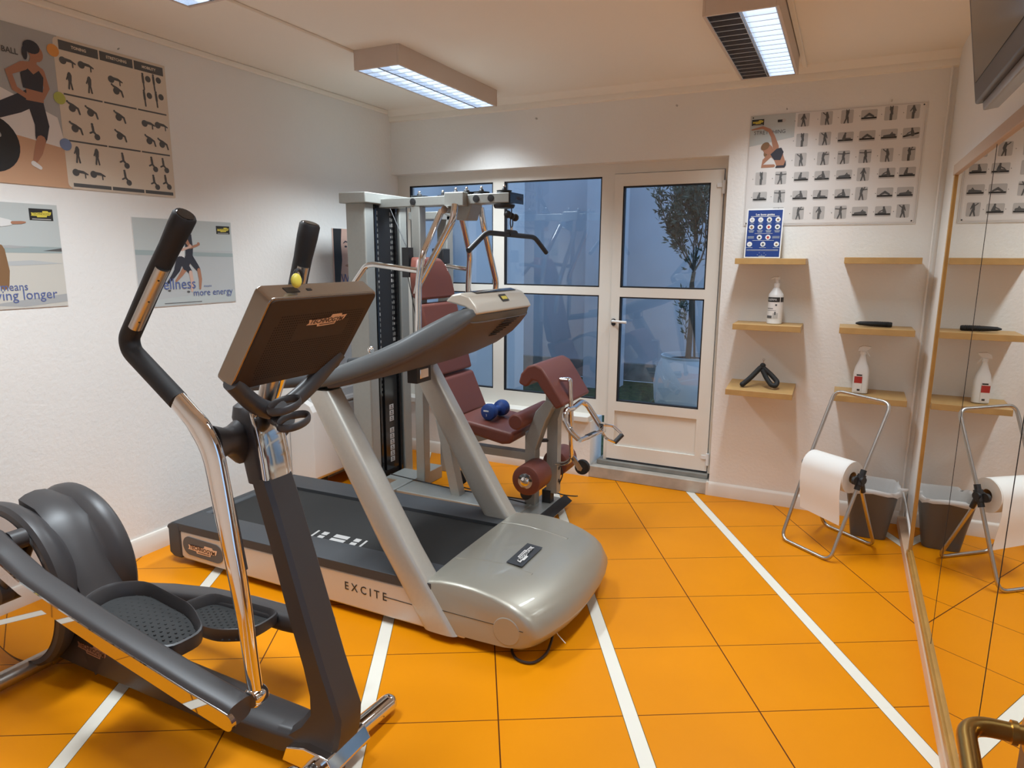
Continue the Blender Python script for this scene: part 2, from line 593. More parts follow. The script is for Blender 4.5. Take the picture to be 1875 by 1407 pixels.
# baseboards
mb = MB()
mb.prism([(XL, 0.0), (XL+0.018, 0.0), (XL+0.018, 0.085), (XL+0.010, 0.098), (XL, 0.100)], 'y', YF, YB, 'base')
struct(mb.build('baseboard_left'))
mb = MB()
def bb(x0, x1):
    mb.prism([(YB, 0.0), (YB-0.016, 0.0), (YB-0.016, 0.075), (YB-0.008, 0.088), (YB, 0.092)], 'x', x0, x1, 'base')
bb(XL+0.018, -1.535)
bb(-0.700, 0.40)
mb.box((-0.716, YB-0.016, 0), (-0.700, YB+0.02, 0.088), 'base')
struct(mb.build('baseboard_back'))
sbox('baseboard_right', (XR-0.040, 0.9, 0.0), (XR, YB, 0.052), 'beige')
# conduit and pipe box in the right rear corner
mb = MB()
mb.tube([(0.405, YB-0.022, 0.09), (0.405, YB-0.022, 2.535)], 0.006, 'wall', 8)
mb.box((0.36, YB-0.012, 0.0), (0.43, YB-0.002, 0.20), 'base')
struct(mb.build('trim_3', bevel=0.002))
# window board (sill) and stone threshold
mb = MB()
mb.box((XL, YB-0.035, 0.400), (-1.545, YB+0.14, 0.442), 'pvc')
struct(mb.build('trim_4', bevel=0.006))
mb = MB()
mb.box((-1.535, YB-0.015, 0.0), (-0.700, YB+0.25, 0.085), 'marble')
mb.box((-1.50, YB+0.05, 0.085), (-0.72, YB+0.20, 0.118), 'stone')
struct(mb.build('trim_5', bevel=0.005))

# ---- window and glazed door set back in the opening
FY0, FY1 = YB+0.080, YB+0.145
def frame_rects(name, outer, holes, m, y0=FY0, y1=FY1, parent=None):
    """framing built of bars around rectangular holes on a shared grid"""
    x0, z0, x1, z1 = outer
    xs = sorted(set([x0, x1] + [h[0] for h in holes] + [h[2] for h in holes]))
    zs = sorted(set([z0, z1] + [h[1] for h in holes] + [h[3] for h in holes]))
    b = MB()
    for i in range(len(xs)-1):
        run = None
        for j in range(len(zs)-1):
            cx, cz = (xs[i]+xs[i+1])/2, (zs[j]+zs[j+1])/2
            inside = any(h[0] < cx < h[2] and h[1] < cz < h[3] for h in holes)
            if not inside:
                run = zs[j] if run is None else run
                if j == len(zs)-2:
                    b.box((xs[i], y0, run), (xs[i+1], y1, zs[j+1]), m)
            elif run is not None:
                b.box((xs[i], y0, run), (xs[i+1], y1, zs[j]), m)
                run = None
    return b
WH = [(-3.085, 0.555, -2.357, 1.287), (-3.085, 1.343, -2.357, 2.077), (-2.266, 0.550, -1.528, 1.288), (-2.266, 1.343, -1.528, 2.078)]
b = frame_rects('window_1', (XL, 0.44, -1.462, 2.158), WH, 'pvc')
win = struct(b.build('window_1', smooth=False, loc=(-2.3, YB+0.1, 0.44)))
for h in WH:
    g = MB()
    for a0, b0, a1, b1 in ((h[0], h[1], h[2], h[1]+.009), (h[0], h[3]-.009, h[2], h[3]), (h[0], h[1], h[0]+.009, h[3]), (h[2]-.009, h[1], h[2], h[3])):
        g.box((a0, FY0+0.004, b0), (a1, FY0+0.030, b1), 'gasket')
    g.build('gasket', win, smooth=False)
    g = MB()
    g.box((h[0]+.002, FY0+0.026, h[1]+.002), (h[2]-.002, FY0+0.030, h[3]-.002), 'glass')
    g.build('pane', win, smooth=False)

DH = [(-1.376, 0.552, -0.810, 1.283), (-1.376, 1.345, -0.810, 2.010)]
b = MB()     # fixed frame of the door
b.box((-1.462, FY0, 0.118), (-1.440, FY1, 2.158), 'pvc')
b.box((-1.440, FY0, 2.092), (-0.728, FY1, 2.158), 'pvc')
b.box((-0.728, FY0, 0.118), (-0.700, FY1, 2.158), 'pvc')
struct(b.build('trim_6', smooth=False))
b = frame_rects('door_2', (-1.436, 0.135, -0.732, 2.088), DH + [(-1.385, 0.233, -0.816, 0.486)], 'pvc', FY0-0.012, FY1-0.01)
b.box((-1.385, FY0+0.004, 0.233), (-0.816, FY1-0.02, 0.486), 'pvc')
door = struct(b.build('door_2', smooth=False, loc=(-1.08, YB+0.1, 0.135)))
for h in DH:
    g = MB()
    for a0, b0, a1, b1 in ((h[0], h[1], h[2], h[1]+.009), (h[0], h[3]-.009, h[2], h[3]), (h[0], h[1], h[0]+.009, h[3]), (h[2]-.009, h[1], h[2], h[3])):
        g.box((a0, FY0-0.008, b0), (a1, FY0+0.030, b1), 'gasket')
    g.build('gasket', door, smooth=False)
    g = MB()
    g.box((h[0]+.002, FY0+0.020, h[1]+.002), (h[2]-.002, FY0+0.024, h[3]-.002), 'glass')
    g.build('pane', door, smooth=False)
g = MB()
g.lathe((-1.412, FY0-0.011, 1.115), (0, -1, 0), [(0.0, 0), (0.017, 0), (0.017, 0.010), (0.0, 0.010)], 'black')
g.lathe((-1.412, FY0-0.011, 1.098), (0, -1, 0), [(0.0, 0), (0.015, 0), (0.015, 0.009), (0.0, 0.009)], 'black')
g.tube(fillet([(-1.412, FY0-0.02, 1.117), (-1.412, FY0-0.055, 1.117), (-1.31, FY0-0.055, 1.114)], 0.015), (0.009, 0.008), 'white', 10)
plabel(g.build('door_handle', door), 'white lever on a black keyhole rose')
for z in (0.22, 1.98):
    g = MB()
    g.tube([(-0.728, FY0-0.020, z-0.04), (-0.728, FY0-0.020, z+0.04)], 0.011, 'white', 10)
    g.box((-0.77, FY0-0.020, z+0.0), (-0.725, FY0-0.012, z+0.025), 'white')
    g.build('hinge', door)

# ---- open entrance door beside the camera
b = MB()
b.box((0.237, -0.07, 0.01), (0.277, 0.915, 2.05), 'doorwood')
ed = struct(b.build('door_1', bevel=0.002, loc=(0.257, 0.4, 0.01)))
g = MB()
g.lathe((0.237, 0.862, 1.02), (-1, 0, 0), [(0.0, 0), (0.027, 0), (0.027, 0.006), (0.020, 0.010), (0.0, 0.010)], 'brass')
g.tube(fillet([(0.232, 0.862, 1.02), (0.168, 0.858, 1.02), (0.164, 0.735, 1.013)], [0, 0.034, 0], 10), (0.0108, 0.0105), 'brass', 20)
g.lathe((0.219, 0.861, 1.02), (-1, 0, 0), [(0.0, 0), (0.0135, 0), (0.0135, 0.006), (0.0, 0.006)], 'brass', 20)
plabel(g.build('door_handle', ed), 'aged brass lever handle')

# ---- mirror on the right wall
MX = XR-0.022
mr = thing('wall_mirror', 'large wall mirror with a thin golden wooden frame along the right wall', 'mirror', (XR-0.01, 2.9, 0.06))
g = MB()
g.box((MX, 0.95, 0.075), (XR-0.003, 3.765, 1.955), 'mirror')
g.build('mirror_glass', mr, smooth=False)
g = MB()
g.box((MX-0.008, 3.755, 0.06), (XR-0.001, 3.785, 1.965), 'goldwood')
g.box((MX-0.014, 0.95, 0.058), (XR-0.001, 3.785, 0.088), 'goldwood')
g.box((MX-0.006, 0.95, 0.095), (XR-0.001, 3.755, 0.100), 'goldwood')
g.build('frame', mr, bevel=0.004)
g = MB()
g.box((MX-0.012, 0.95, 1.925), (XR-0.001, 3.785, 1.972), 'railbeige')
plabel(g.build('top_rail', mr, bevel=0.003), 'flat beige rail along the top of the mirror')
for y in (1.951, 2.815):
    g = MB()
    g.box((MX-0.0008, y-0.0018, 0.10), (MX+0.001, y+0.0018, 1.925), 'gasket')
    g.build('seam', mr, smooth=False)

# ---- ceiling lamps
def lamp(x0, x1, y0, y1, label, lit=(1, 1)):
    zb = ZC-0.100
    t = thing('ceiling_lamp', label, 'lamp', ((x0+x1)/2, (y0+y1)/2, ZC), 'louvred ceiling lamps')
    b = MB()
    w = 0.012
    b.box((x0, y0, zb), (x0+w, y1, ZC), 'lampbox')
    b.box((x1-w, y0, zb), (x1, y1, ZC), 'lampbox')
    b.box((x0+w, y0, zb), (x1-w, y0+w, ZC), 'lampbox')
    b.box((x0+w, y1-w, zb), (x1-w, y1, ZC), 'lampbox')
    b.box((x0+w, y0+w, zb+0.07), (x1-w, y1-w, zb+0.075), 'lampbox')
    b.build('housing', t, bevel=0.002)
    xm = (x0+x1)/2
    for k, (a, c) in enumerate(((x0+w, xm-0.003), (xm+0.003, x1-w))):
        b = MB()
        b.box((a, y0+w, zb+0.040), (c, y1-w, zb+0.043), 'lit' if lit[k] else 'dark_in')
        plabel(b.build('reflector', t, smooth=False), 'glowing half of the lamp' if lit[k] else 'unlit dark half of the lamp')
        b = MB()
        n = 15
        for i in range(n+1):
            y = y0+w+0.004 + (y1-y0-2*w-0.008)*i/n
            b.prism([(y-0.0035, zb+0.002), (y+0.0035, zb+0.002), (y+0.0010, zb+0.030), (y-0.0010, zb+0.030)], 'x', a, c, 'louvre')
        b.box((a, y0+w, zb+0.001), (a+0.004, y1-w, zb+0.032), 'louvre')
        b.box((c-0.004, y0+w, zb+0.001), (c, y1-w, zb+0.032), 'louvre')
        b.build('louvre', t, smooth=False)
    return t
lamp(-2.440, -2.150, 3.055, 4.145, 'louvred ceiling lamp glowing white above the multi gym, nearest the back wall', (1, 1))
lamp(-0.620, -0.325, 3.010, 4.130, 'louvred ceiling lamp with its left half dark, above the glazed door', (0, 1))
lamp(-2.440, -2.150, 0.935, 2.045, 'louvred ceiling lamp whose corner shows at the upper left edge', (1, 1))
lamp(-0.620, -0.325, 0.900, 1.990, 'louvred ceiling lamp above the entrance, over the camera', (1, 1))
b = MB()
b.box((-2.462, 2.0, ZC-0.014), (-2.438, 3.08, ZC), 'ceil')
tag(b.build('cable_trunking', bevel=0.003, loc=(-2.45, 2.5, ZC-0.007)), 'thin cable trunking on the ceiling between the two left lamps', 'trunking')
b = MB()
b.box((-0.322, 2.9, ZC-0.014), (-0.298, 4.36, ZC), 'ceil')
tag(b.build('cable_trunking', bevel=0.003, loc=(-0.31, 3.6, ZC-0.007)), 'thin cable trunking on the ceiling beside the half dark lamp', 'trunking')
# small plugs left in the lintel
for x, z, lab in ((-1.98, 2.47, 'small wall plug stub above the window, near the ceiling'), (-1.03, 2.47, 'small wall plug stub above the glazed door, near the ceiling')):
    b = MB()
    b.lathe((x, YB, z), (0, -1, 0), [(0, 0), (0.006, 0), (0.006, 0.012), (0, 0.012)], 'cell', 10)
    tag(b.build('wall_plug', loc=(x, YB, z)), lab, 'wall plug', 'wall plugs over the opening')

# ================================================================== COURTYARD
def yard(name, label, cat, b, **kw):
    return tag(b.build(name, **kw), label, cat)
b = MB()
b.box((-3.89, YB+0.26, -0.15), (4, 8.21, 0.0), 'grass')
tag(b.build('courtyard_lawn', smooth=False, loc=(-2, 6, 0)), 'patchy grass ground of the courtyard behind the glass', 'lawn')
b = MB()
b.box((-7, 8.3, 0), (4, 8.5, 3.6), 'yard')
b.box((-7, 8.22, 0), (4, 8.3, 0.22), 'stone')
tag(b.build('courtyard_back_wall', smooth=False, loc=(-2, 8.4, 0)), 'plain rendered wall closing the courtyard behind the olive tree', 'wall')
b = MB()
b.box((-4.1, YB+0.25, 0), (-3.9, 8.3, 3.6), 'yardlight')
tag(b.build('courtyard_side_wall', smooth=False, loc=(-4, 6, 0)), 'pale rendered side wall of the courtyard at the left', 'wall')
b = MB()
b.box((-3.55, 6.2, 0), (-3.12, 6.65, 3.4), 'yardlight')
tag(b.build('courtyard_pillar', smooth=False, loc=(-3.3, 6.4, 0)), 'broad pale pillar standing in the courtyard behind the lat bar', 'pillar')
b = MB()
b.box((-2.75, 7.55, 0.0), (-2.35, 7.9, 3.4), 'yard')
tag(b.build('courtyard_pillar', smooth=False, loc=(-2.5, 7.7, 0)), 'narrow pillar at the courtyard back, left of the glazed door', 'pillar')

# planter and olive tree
tx, ty = -1.27, 6.35
pt = thing('planter', 'large pale rounded planter on the grass outside the glazed door', 'planter', (tx, ty, 0))
b = MB()
b.lathe((tx, ty, 0), (0, 0, 1), [(0, 0), (0.20, 0), (0.25, 0.05), (0.30, 0.22), (0.31, 0.38), (0.29, 0.52), (0.245, 0.62), (0.25, 0.645), (0.235, 0.645), (0.225, 0.60), (0, 0.60)], 'pot', 32)
b.build('pot', pt)
b = MB()
b.lathe((tx, ty, 0.60), (0, 0, 1), [(0, 0), (0.223, 0), (0.15, 0.012), (0, 0.015)], 'soil', 24)
b.build('soil', pt)
tr = thing('olive_tree', 'young potted olive tree with sparse grey green leaves in the courtyard', 'tree', (tx, ty, 0.615))
b = MB()
trunk = [(tx, ty, 0.61), (tx+0.01, ty, 0.95), (tx-0.005, ty+0.01, 1.30), (tx+0.012, ty, 1.42)]
b.tube(trunk, [0.028, 0.024, 0.02, 0.018], 'bark', 8)
b.tube([(tx+0.06, ty, 0.61), (tx+0.02, ty+0.02, 1.2), (tx, ty, 1.4)], 0.010, 'bark', 6)
tips = []
def branch(p, d, ln, r, dep):
    p = Vector(p)
    pts = [p]
    dd = Vector(d).normalized()
    for k in range(4):
        dd = (dd + V(rnd.uniform(-.25, .25), rnd.uniform(-.25, .25), rnd.uniform(0, .18))).normalized()
        pts.append(pts[-1] + dd*ln/4)
    b.tube(pts, [r*(1-0.15*k) for k in range(5)], 'bark', 5)
    for k in (1, 2, 3, 4):
        for _ in range(5):
            tips.append((pts[k]+V(rnd.uniform(-.03, .03), rnd.uniform(-.03, .03), rnd.uniform(-.05, .05)), dd))
    if dep > 0:
        for k in (2, 3, 4, 4):
            branch(pts[k], dd + V(rnd.uniform(-.8, .8), rnd.uniform(-.8, .8), rnd.uniform(-.1, .6)), ln*0.62, r*0.55, dep-1)
for d in ((-.34, 0, 1), (-.12, .2, 1), (.4, -.1, 1), (.2, .3, 1), (.05, -.3, .9), (-.55, 0, .55)):
    branch(trunk[-1], d, 0.44 if d[2] > .6 else .28, 0.010, 2)
branch((tx-0.01, ty, 0.75), (-.5, 0, 1), 0.3, 0.005, 1)
b.build('trunk', tr)
b = MB()
k = b.mi('leaf')
for p, d in tips:
    dv = (Vector(d) + V(rnd.uniform(-1, 1), rnd.uniform(-1, 1), rnd.uniform(-1, 1))).normalized()
    sd = dv.cross(V(rnd.uniform(-1, 1), rnd.uniform(-1, 1), rnd.uniform(-1, 1))).normalized()
    l, w = rnd.uniform(.045, .075), rnd.uniform(.007, .011)
    b.face([b.bm.verts.new(q) for q in (p, p+dv*l*.5+sd*w, p+dv*l, p+dv*l*.5-sd*w)], k)
b.build('foliage', tr, smooth=False, flat2d=True)

# ================================================================== ELLIPTICAL TRAINER
EY = 1.40
et = thing('elliptical_trainer', 'black elliptical trainer with chrome swing arms and a bronze console, nearest the camera', 'elliptical trainer', (-2.0, EY, 0))
# base spine rising into the flywheel saddle
b = MB()
def spine_ring(x, zt, zb, hw):
    return [V(x, EY+hw*sy, z) for sy, z in ((-1, zb), (-1, zb+(zt-zb)*.75), (-.72, zt-(zt-zb)*.06), (-.25, zt), (.25, zt), (.72, zt-(zt-zb)*.06), (1, zb+(zt-zb)*.75), (1, zb))]
b.loft([spine_ring(*a) for a in ((-2.80, .30, .05, .06), (-2.70, .40, .045, .075), (-2.45, .42, .04, .075), (-2.34, .28, .04, .075), (-2.20, .155, .04, .075), (-2.05, .125, .038, .073), (-1.60, .115, .036, .072), (-1.46, .118, .038, .068), (-1.36, .120, .045, .058), (-1.30, .10, .06, .050))], 'satin')
o = b.build('base_beam', et, bevel=0.006)
b = MB()
logo(b, (-2.43, EY-.0752, .115), (1, 0, -0.06), (0, 0, 1), 0.17, 0.055, 'logodim', 'logoink')
b.build('logo_badge', o, smooth=False, flat2d=True)
# flywheel covers with a saddle between
CX, CZ = -2.665, 0.345
b = MB()
prof = [(0.0, -.150), (0.285, -.150), (0.302, -.148), (0.314, -.135), (0.316, -.112), (0.306, -.090), (0.285, -.070), (0.268, -.045), (0.262, 0.0), (0.268, .045), (0.285, .070), (0.306, .090), (0.316, .112), (0.314, .135), (0.302, .148), (0.285, .150), (0.0, .150)]
b.lathe((CX, EY-0.01, CZ), (0, 1, 0), prof, 'satin', 72)
b.build('flywheel_housing', et)
b = MB()
sad = []
for x, z, dx, dz, hw in ((-2.72, .655, 0, 1, .06), (-2.60, .640, .25, .97, .07), (-2.50, .585, .6, .8, .075), (-2.43, .49, .8, .6, .075), (-2.37, .375, .86, .5, .075), (-2.32, .27, .85, .52, .075), (-2.24, .17, .6, .8, .075)):
    nn = V(dx, 0, dz).normalized()
    c0 = V(x, EY, z)
    inn = c0 - nn*0.17
    sad.append([inn+V(0, -hw, 0), c0+V(0, -hw, 0)-nn*.012, c0+V(0, -hw*.6, 0), c0+V(0, 0, 0)+nn*.006, c0+V(0, hw*.6, 0), c0+V(0, hw, 0)-nn*.012, inn+V(0, hw, 0)])
b.loft(sad, 'satin')
b.build('saddle_cover', et)
for s, y in ((-1, EY-0.1605), (1, EY+0.1405)):
    b = MB()
    b.lathe((CX, y, CZ), (0, s, 0), [(0, 0), (0.283, 0), (0.2835, 0.0035), (0.0, 0.0035)], 'polish', 72)
    plabel(b.build('side_plate', et), 'mirror polished disc on the flywheel housing')
# rear and front stabilisers
b = MB()
b.tube([(-2.60, EY-.33, .040), (-2.60, EY+.33, .040)], 0.032, 'steel', 16)
b.tube([(-2.60, EY-.10, .050), (-2.60, EY+.10, .050)], 0.042, 'steel', 16)
for s in (-1, 1):
    b.lathe((-2.60, EY+s*.33, .040), (0, s, 0), [(0.036, -.03), (0.036, .01), (0.028, .02), (0, .022)], 'greyframe', 16)
plabel(b.build('rear_stabiliser', et), 'grey steel rear cross foot')
b = MB()
b.tube([(-1.285, EY-.31, .040), (-1.285, EY-.06, .058), (-1.285, EY+.06, .058), (-1.285, EY+.27, .040)], (0.028, 0.033), 'chrome', 18)
b.ball((-1.285, EY+.27, .040), 0.030, 'chrome')
b.prism([(-1.42, .035), (-1.40, .085), (-1.33, .105), (-1.24, .10), (-1.215, .06), (-1.235, .03)], 'y', EY-.088, EY+.088, 'chrome')
plabel(b.build('front_stabiliser', et, bevel=0.004), 'polished chrome front cross foot')
for s in (-1,):
    b = MB()
    b.lathe((-1.30, EY-.155, .052), (0, 1, 0), [(0, -.022), (.030, -.022), (.047, -.012), (.050, 0), (.047, .012), (.030, .022), (0, .022)], 'chrome', 28)
    plabel(b.build('transport_wheel', et), 'chrome wheel cover at the front foot')
# mast
b = MB()
def mast_ring(zc, xf, xb, hw):
    c = 0.012
    sl = 0.10
    def z_at(x):
        return zc
    pts = [(xf-c, -hw), (xf, -hw+c), (xf, hw-c), (xf-c, hw), (xb+c*2, hw), (xb, hw-c*2), (xb, -hw+c*2), (xb+c*2, -hw)]
    return [V(x, EY+y, zc + (x-xf)*sl) for x, y in pts]
b.loft([mast_ring(*a) for a in ((.048, -1.275, -1.46, .054), (.060, -1.260, -1.47, .058), (.085, -1.243, -1.47, .060), (.12, -1.228, -1.44, .060), (.16, -1.220, -1.385, .058), (.21, -1.215, -1.345, .057), (.27, -1.236, -1.345, .056), (.36, -1.268, -1.365, .056), (.50, -1.312, -1.408, .056), (.73, -1.382, -1.470, .055), (.85, -1.420, -1.505, .055), (.915, -1.443, -1.525, .055))], 'satin')
b.ball((-1.375, EY+.062, .46), 0.018, 'satin', 12, (1, .6, 1))
b.build('mast', et)
b = MB()
b.loft([super_ring((x, EY, z), (1, 0, 0), (0, 1, 0), rx, ry, 28, .55) for x, z, rx, ry in ((-1.489, .895, .040, .0565), (-1.500, .96, .044, .057), (-1.517, 1.04, .050, .057), (-1.534, 1.085, .048, .055), (-1.545, 1.115, .038, .044), (-1.55, 1.128, .02, .025))], 'satin')
b.build('mast_head', et)
b = MB()
b.loft([super_ring((xf-.011, EY, z), (1, 0, -.1), (0, 1, 0), .012, ry, 32, .55) for xf, z, ry in ((-1.442, .912, .0545), (-1.449, .97, .054), (-1.460, 1.03, .0535), (-1.478, 1.09, .050), (-1.487, 1.103, .044))], 'chrome')
plabel(b.build('mast_front_cap', et), 'polished cap on the front of the mast')
# console post and V bracket
b = MB()
b.tube(fillet([(-1.52, EY, 1.07), (-1.485, EY, 1.13), (-1.44, EY, 1.25), (-1.36, EY, 1.34)], .04), (.022, .026), 'steel', 14)
plabel(b.build('console_post', et), 'grey steel post behind the console')
b = MB()
b.tube(fillet([(-1.388, EY-.198, 1.232), (-1.412, EY-.11, 1.150), (-1.430, EY-.01, 1.105), (-1.412, EY+.09, 1.155), (-1.365, EY+.185, 1.262)], .08), (.026, .022), 'satin', 16)
b.ball((-1.43, EY, 1.10), .038, 'satin', 18)
b.build('console_bracket', et)
# cup holder: two open cups pointing forward
b = MB()
for (c, r) in (((-1.315, EY-.095, 1.157), .045), ((-1.310, EY-.070, 1.108), .046)):
    ring = [V(c[0]+r*math.cos(t)*.82, c[1]+r*math.sin(t), c[2]+.010*math.sin(t)) for t in [2*PI*k/28 for k in range(28)]]
    b.tube(ring, (.011, .004), 'satin', 10, up=(0, 0, 1), close=True)
b.tube(fillet([(-1.42, EY-.02, 1.105), (-1.385, EY-.06, 1.13), (-1.345, EY-.085, 1.152)], .02), (.016, .022), 'satin', 12)
b.tube(fillet([(-1.42, EY-.02, 1.100), (-1.37, EY-.05, 1.09), (-1.345, EY-.06, 1.105)], .02), (.018, .024), 'satin', 12)
b.build('bottle_holder', et)
# console: tilted slab, printed back faces forward and down
d = V(.563, 0, .826)
n = V(.826, 0, -.563)
uy = V(0, 1, 0)
O = V(-1.391, 1.195, 1.205)
CW, CH, CT = 0.412, 0.293, 0.056
def rr(w, h, r, k=5):
    pts = []
    for cx, cy, t0 in ((w-r, r, -90), (w-r, h-r, 0), (r, h-r, 90), (r, r, 180)):
        for i in range(k):
            t = math.radians(t0+90*i/(k-1))
            pts.append((cx+r*math.cos(t), cy+r*math.sin(t)))
    return pts
def slab(w, h, r, o, l0, l1, m, bb):
    bb.loft([[o + uy*a + d*c + n*l0 for a, c in rr(w, h, r)], [o + uy*a + d*c + n*l1 for a, c in rr(w, h, r)]], m)
b = MB()
slab(CW, CH, .016, O, -CT, -0.001, 'bronze', b)
cons = b.build('console', et, bevel=0.004)
b = MB()
slab(CW-.010, CH-.010, .014, O+uy*.005+d*.005, -0.001, 0.003, 'consback', b)
k = b.mi('dot')
for j in range(26):
    for i in range(44):
        a, c = .030+i*.0082, .030+j*.0082
        if .135 < a < .345 and .150 < c < .205 and not (a > .335):
            continue
        if c > .222 and not (j in (24, 25)):
            continue
        if a < .05 + abs(j-12)*.0005:
            continue
        p0 = O + uy*a + d*c + n*.0034
        b.face([b.bm.verts.new(p0 + uy*(.0021*math.cos(t)) + d*(.0021*math.sin(t))) for t in [PI/3*q for q in range(6)]], k)
o = b.build('back_panel', cons, smooth=False, flat2d=True)
b = MB()
logo(b, O + uy*.165 + d*.190 + n*.003, uy, d, .150, .042, 'logoplate', 'logoink')
b.build('logo_badge', cons, smooth=False, flat2d=True)
b = MB()
slab(CW-.03, CH-.03, .01, O+uy*.015+d*.015, -CT-.002, -CT+.001, 'gloss', b)
b.build('screen', cons)
b = MB()
zt = O + d*(CH+.0006)
b.loft([[zt + uy*a + n*c for a, c in ((.07, -.04), (.115, -.04), (.115, -.02), (.07, -.02))], [zt + uy*a + n*c + d*.001 for a, c in ((.07, -.04), (.115, -.04), (.115, -.02), (.07, -.02))]], 'gloss')
b.build('card_slot', cons, smooth=False)
b = MB()
b.loft([[zt + uy*a + n*c for a, c in ((.145, -.032), (.162, -.032), (.162, -.024), (.145, -.024))], [zt + uy*a + n*c + d*.001 for a, c in ((.145, -.032), (.162, -.032), (.162, -.024), (.145, -.024))]], 'gloss')
b.build('card_slot', cons, smooth=False)
# tag hanging from the console slot
b = MB()
c0 = zt + uy*.095 - n*.03
b.ball(c0 + d*.028, .017, 'yellow', 14, (.55, 1.0, 1.1))
b.tube([c0 + d*.014 + uy*(.016+.014*math.cos(t)) + V(0, 0, .020+.018*math.sin(t)) for t in [2*PI*q/18 for q in range(18)]], .0045, 'black', 8, close=True)
tag(b.build('key_fob', loc=c0), 'yellow and black key fob stuck in the top of the elliptical console', 'key fob')

# cranks
for s, y, px_, pz_ in ((-1, EY-.185, -2.505, .575), (1, EY+.165, -2.82, .118)):
    b = MB()
    y0 = y
    y1 = y - .012 if s < 0 else y + .03
    b.tube([(CX, y0, CZ), (px_, y0, pz_)], (.030, .016), 'satin', 16, up=(0, 0, 1) if False else None)
    b.lathe((CX, y0, CZ), (0, s, 0), [(0, -.03), (.05, -.03), (.05, .02), (.03, .03), (0, .03)], 'satin', 24)
    b.lathe((px_, y0, pz_), (0, s, 0), [(0, -.02), (.035, -.02), (.035, .03), (0, .03)], 'satin', 24)
    b.build('crank', et)

# foot bars with pedals
def foot_bar(path, y0, y1, s, lab):
    """path: list (x, z, half height)"""
    b = MB()
    ym, hw = (y0+y1)/2, (y1-y0)/2
    rings = []
    for i, (x, z, hh) in enumerate(path):
        a = path[max(i-1, 0)]
        c = path[min(i+1, len(path)-1)]
        t = V(c[0]-a[0], 0, c[1]-a[1]).normalized()
        nn = V(-t.z, 0, t.x)
        rings.append(super_ring((x, ym, z), nn, (0, 1, 0), hh, hw, 20, .62))
    b.loft(rings, 'satin')
    o = b.build('foot_bar', et)
    # polished outer strip
    b = MB()
    ys = y0-.002 if s < 0 else y1+.002
    ye = y0+.012 if s < 0 else y1-.012
    up_, lo_ = [], []
    for i, (x, z, hh) in enumerate(path):
        a = path[max(i-1, 0)]
        c = path[min(i+1, len(path)-1)]
        t = V(c[0]-a[0], 0, c[1]-a[1]).normalized()
        nn = V(-t.z, 0, t.x)
        q = V(x, 0, z)
        up_.append(q+nn*hh*.60)
        lo_.append(q-nn*hh*.72)
    e = path[-1]
    tt = V(path[-1][0]-path[-2][0], 0, path[-1][1]-path[-2][1]).normalized()
    nn = V(-tt.z, 0, tt.x)
    arc = [V(e[0], 0, e[1]) + nn*e[2]*(-.06+.66*math.cos(t)) + tt*e[2]*.66*math.sin(t) for t in [PI*q/8 for q in range(1, 8)]]
    pts = [(p.x, p.z) for p in up_ + arc + lo_[::-1]]
    b.prism(pts, 'y', ys, ye, 'polish')
    plabel(b.build('side_strip', o, smooth=False), 'mirror polished strip along the outer side')
    return o
near_path = [(-2.60, .600, .030), (-2.53, .588, .040), (-2.44, .548, .038), (-2.30, .497, .034), (-2.10, .452, .033), (-1.90, .412, .034), (-1.70, .376, .035), (-1.53, .345, .036), (-1.42, .328, .038), (-1.385, .322, .037)]
fb1 = foot_bar(near_path, 1.10, 1.188, -1, 'near')
far_path = [(-2.90, .125, .030), (-2.82, .120, .040), (-2.60, .150, .036), (-2.34, .205, .034), (-2.12, .240, .034), (-1.90, .258, .034), (-1.70, .262, .036), (-1.60, .272, .038), (-1.545, .282, .037)]
fb2 = foot_bar(far_path, 1.600, 1.688, 1, 'far')
def pedal(corners, depth, par):
    """rim corners in order (outer rear, inner rear a, inner rear b, inner front a, inner front b, outer front)"""
    cs = [Vector(c) for c in corners]
    cen = sum(cs, V(0, 0, 0))/len(cs)
    pl = fillet(cs+[cs[0], cs[1]], .035, 4)
    # closed rounded loop
    loop = []
    nC = len(cs)
    for i in range(nC):
        a, q, c = cs[i-1], cs[i], cs[(i+1) % nC]
        r = min(.045, (a-q).length*.45, (c-q).length*.45)
        p0, p1 = q+(a-q).normalized()*r, q+(c-q).normalized()*r
        for k in range(5):
            t = k/4
            loop.append(p0*(1-t)**2 + q*2*t*(1-t) + p1*t*t)
    def sc(f, dz):
        return [cen + (p-cen)*f + V(0, 0, dz) for p in loop]
    b = MB()
    b.loft([sc(.86, -depth-.012), sc(1.0, -depth+.006), sc(1.03, -.010), sc(1.02, -.001), sc(.99, .001), sc(.955, -.006), sc(.90, -depth+.006), sc(.84, -depth+.004)], 'satin')
    o = b.build('pedal', par.parent)
    b = MB()
    base = sc(.885, -depth+.0085)
    b.poly(base, 'rubber')
    # raised studs on the tread
    ex = (cs[3]-cs[2]).normalized()
    ey = (cs[1]-cs[0])
    ey = (ey-ex*ey.dot(ex)).normalized()
    nz = ex.cross(ey)
    if nz.z < 0:
        nz = -nz
    c0 = cen + V(0, 0, -depth+.0085)
    for i in range(-8, 9):
        for j in range(-3, 4):
            if abs(j) == 3 and abs(i) > 6:
                continue
            q = c0 + ex*(i*.0205) + ey*(j*.0215+(.010 if i % 2 else 0))
            b.loft([[q+ex*(.0045*math.cos(t))+ey*(.0045*math.sin(t)) for t in [PI/3*m for m in range(6)]], [q+nz*.0018+ex*(.003*math.cos(t))+ey*(.003*math.sin(t)) for t in [PI/3*m for m in range(6)]]], 'rubber')
    b.build('tread', o, smooth=False)
    return o
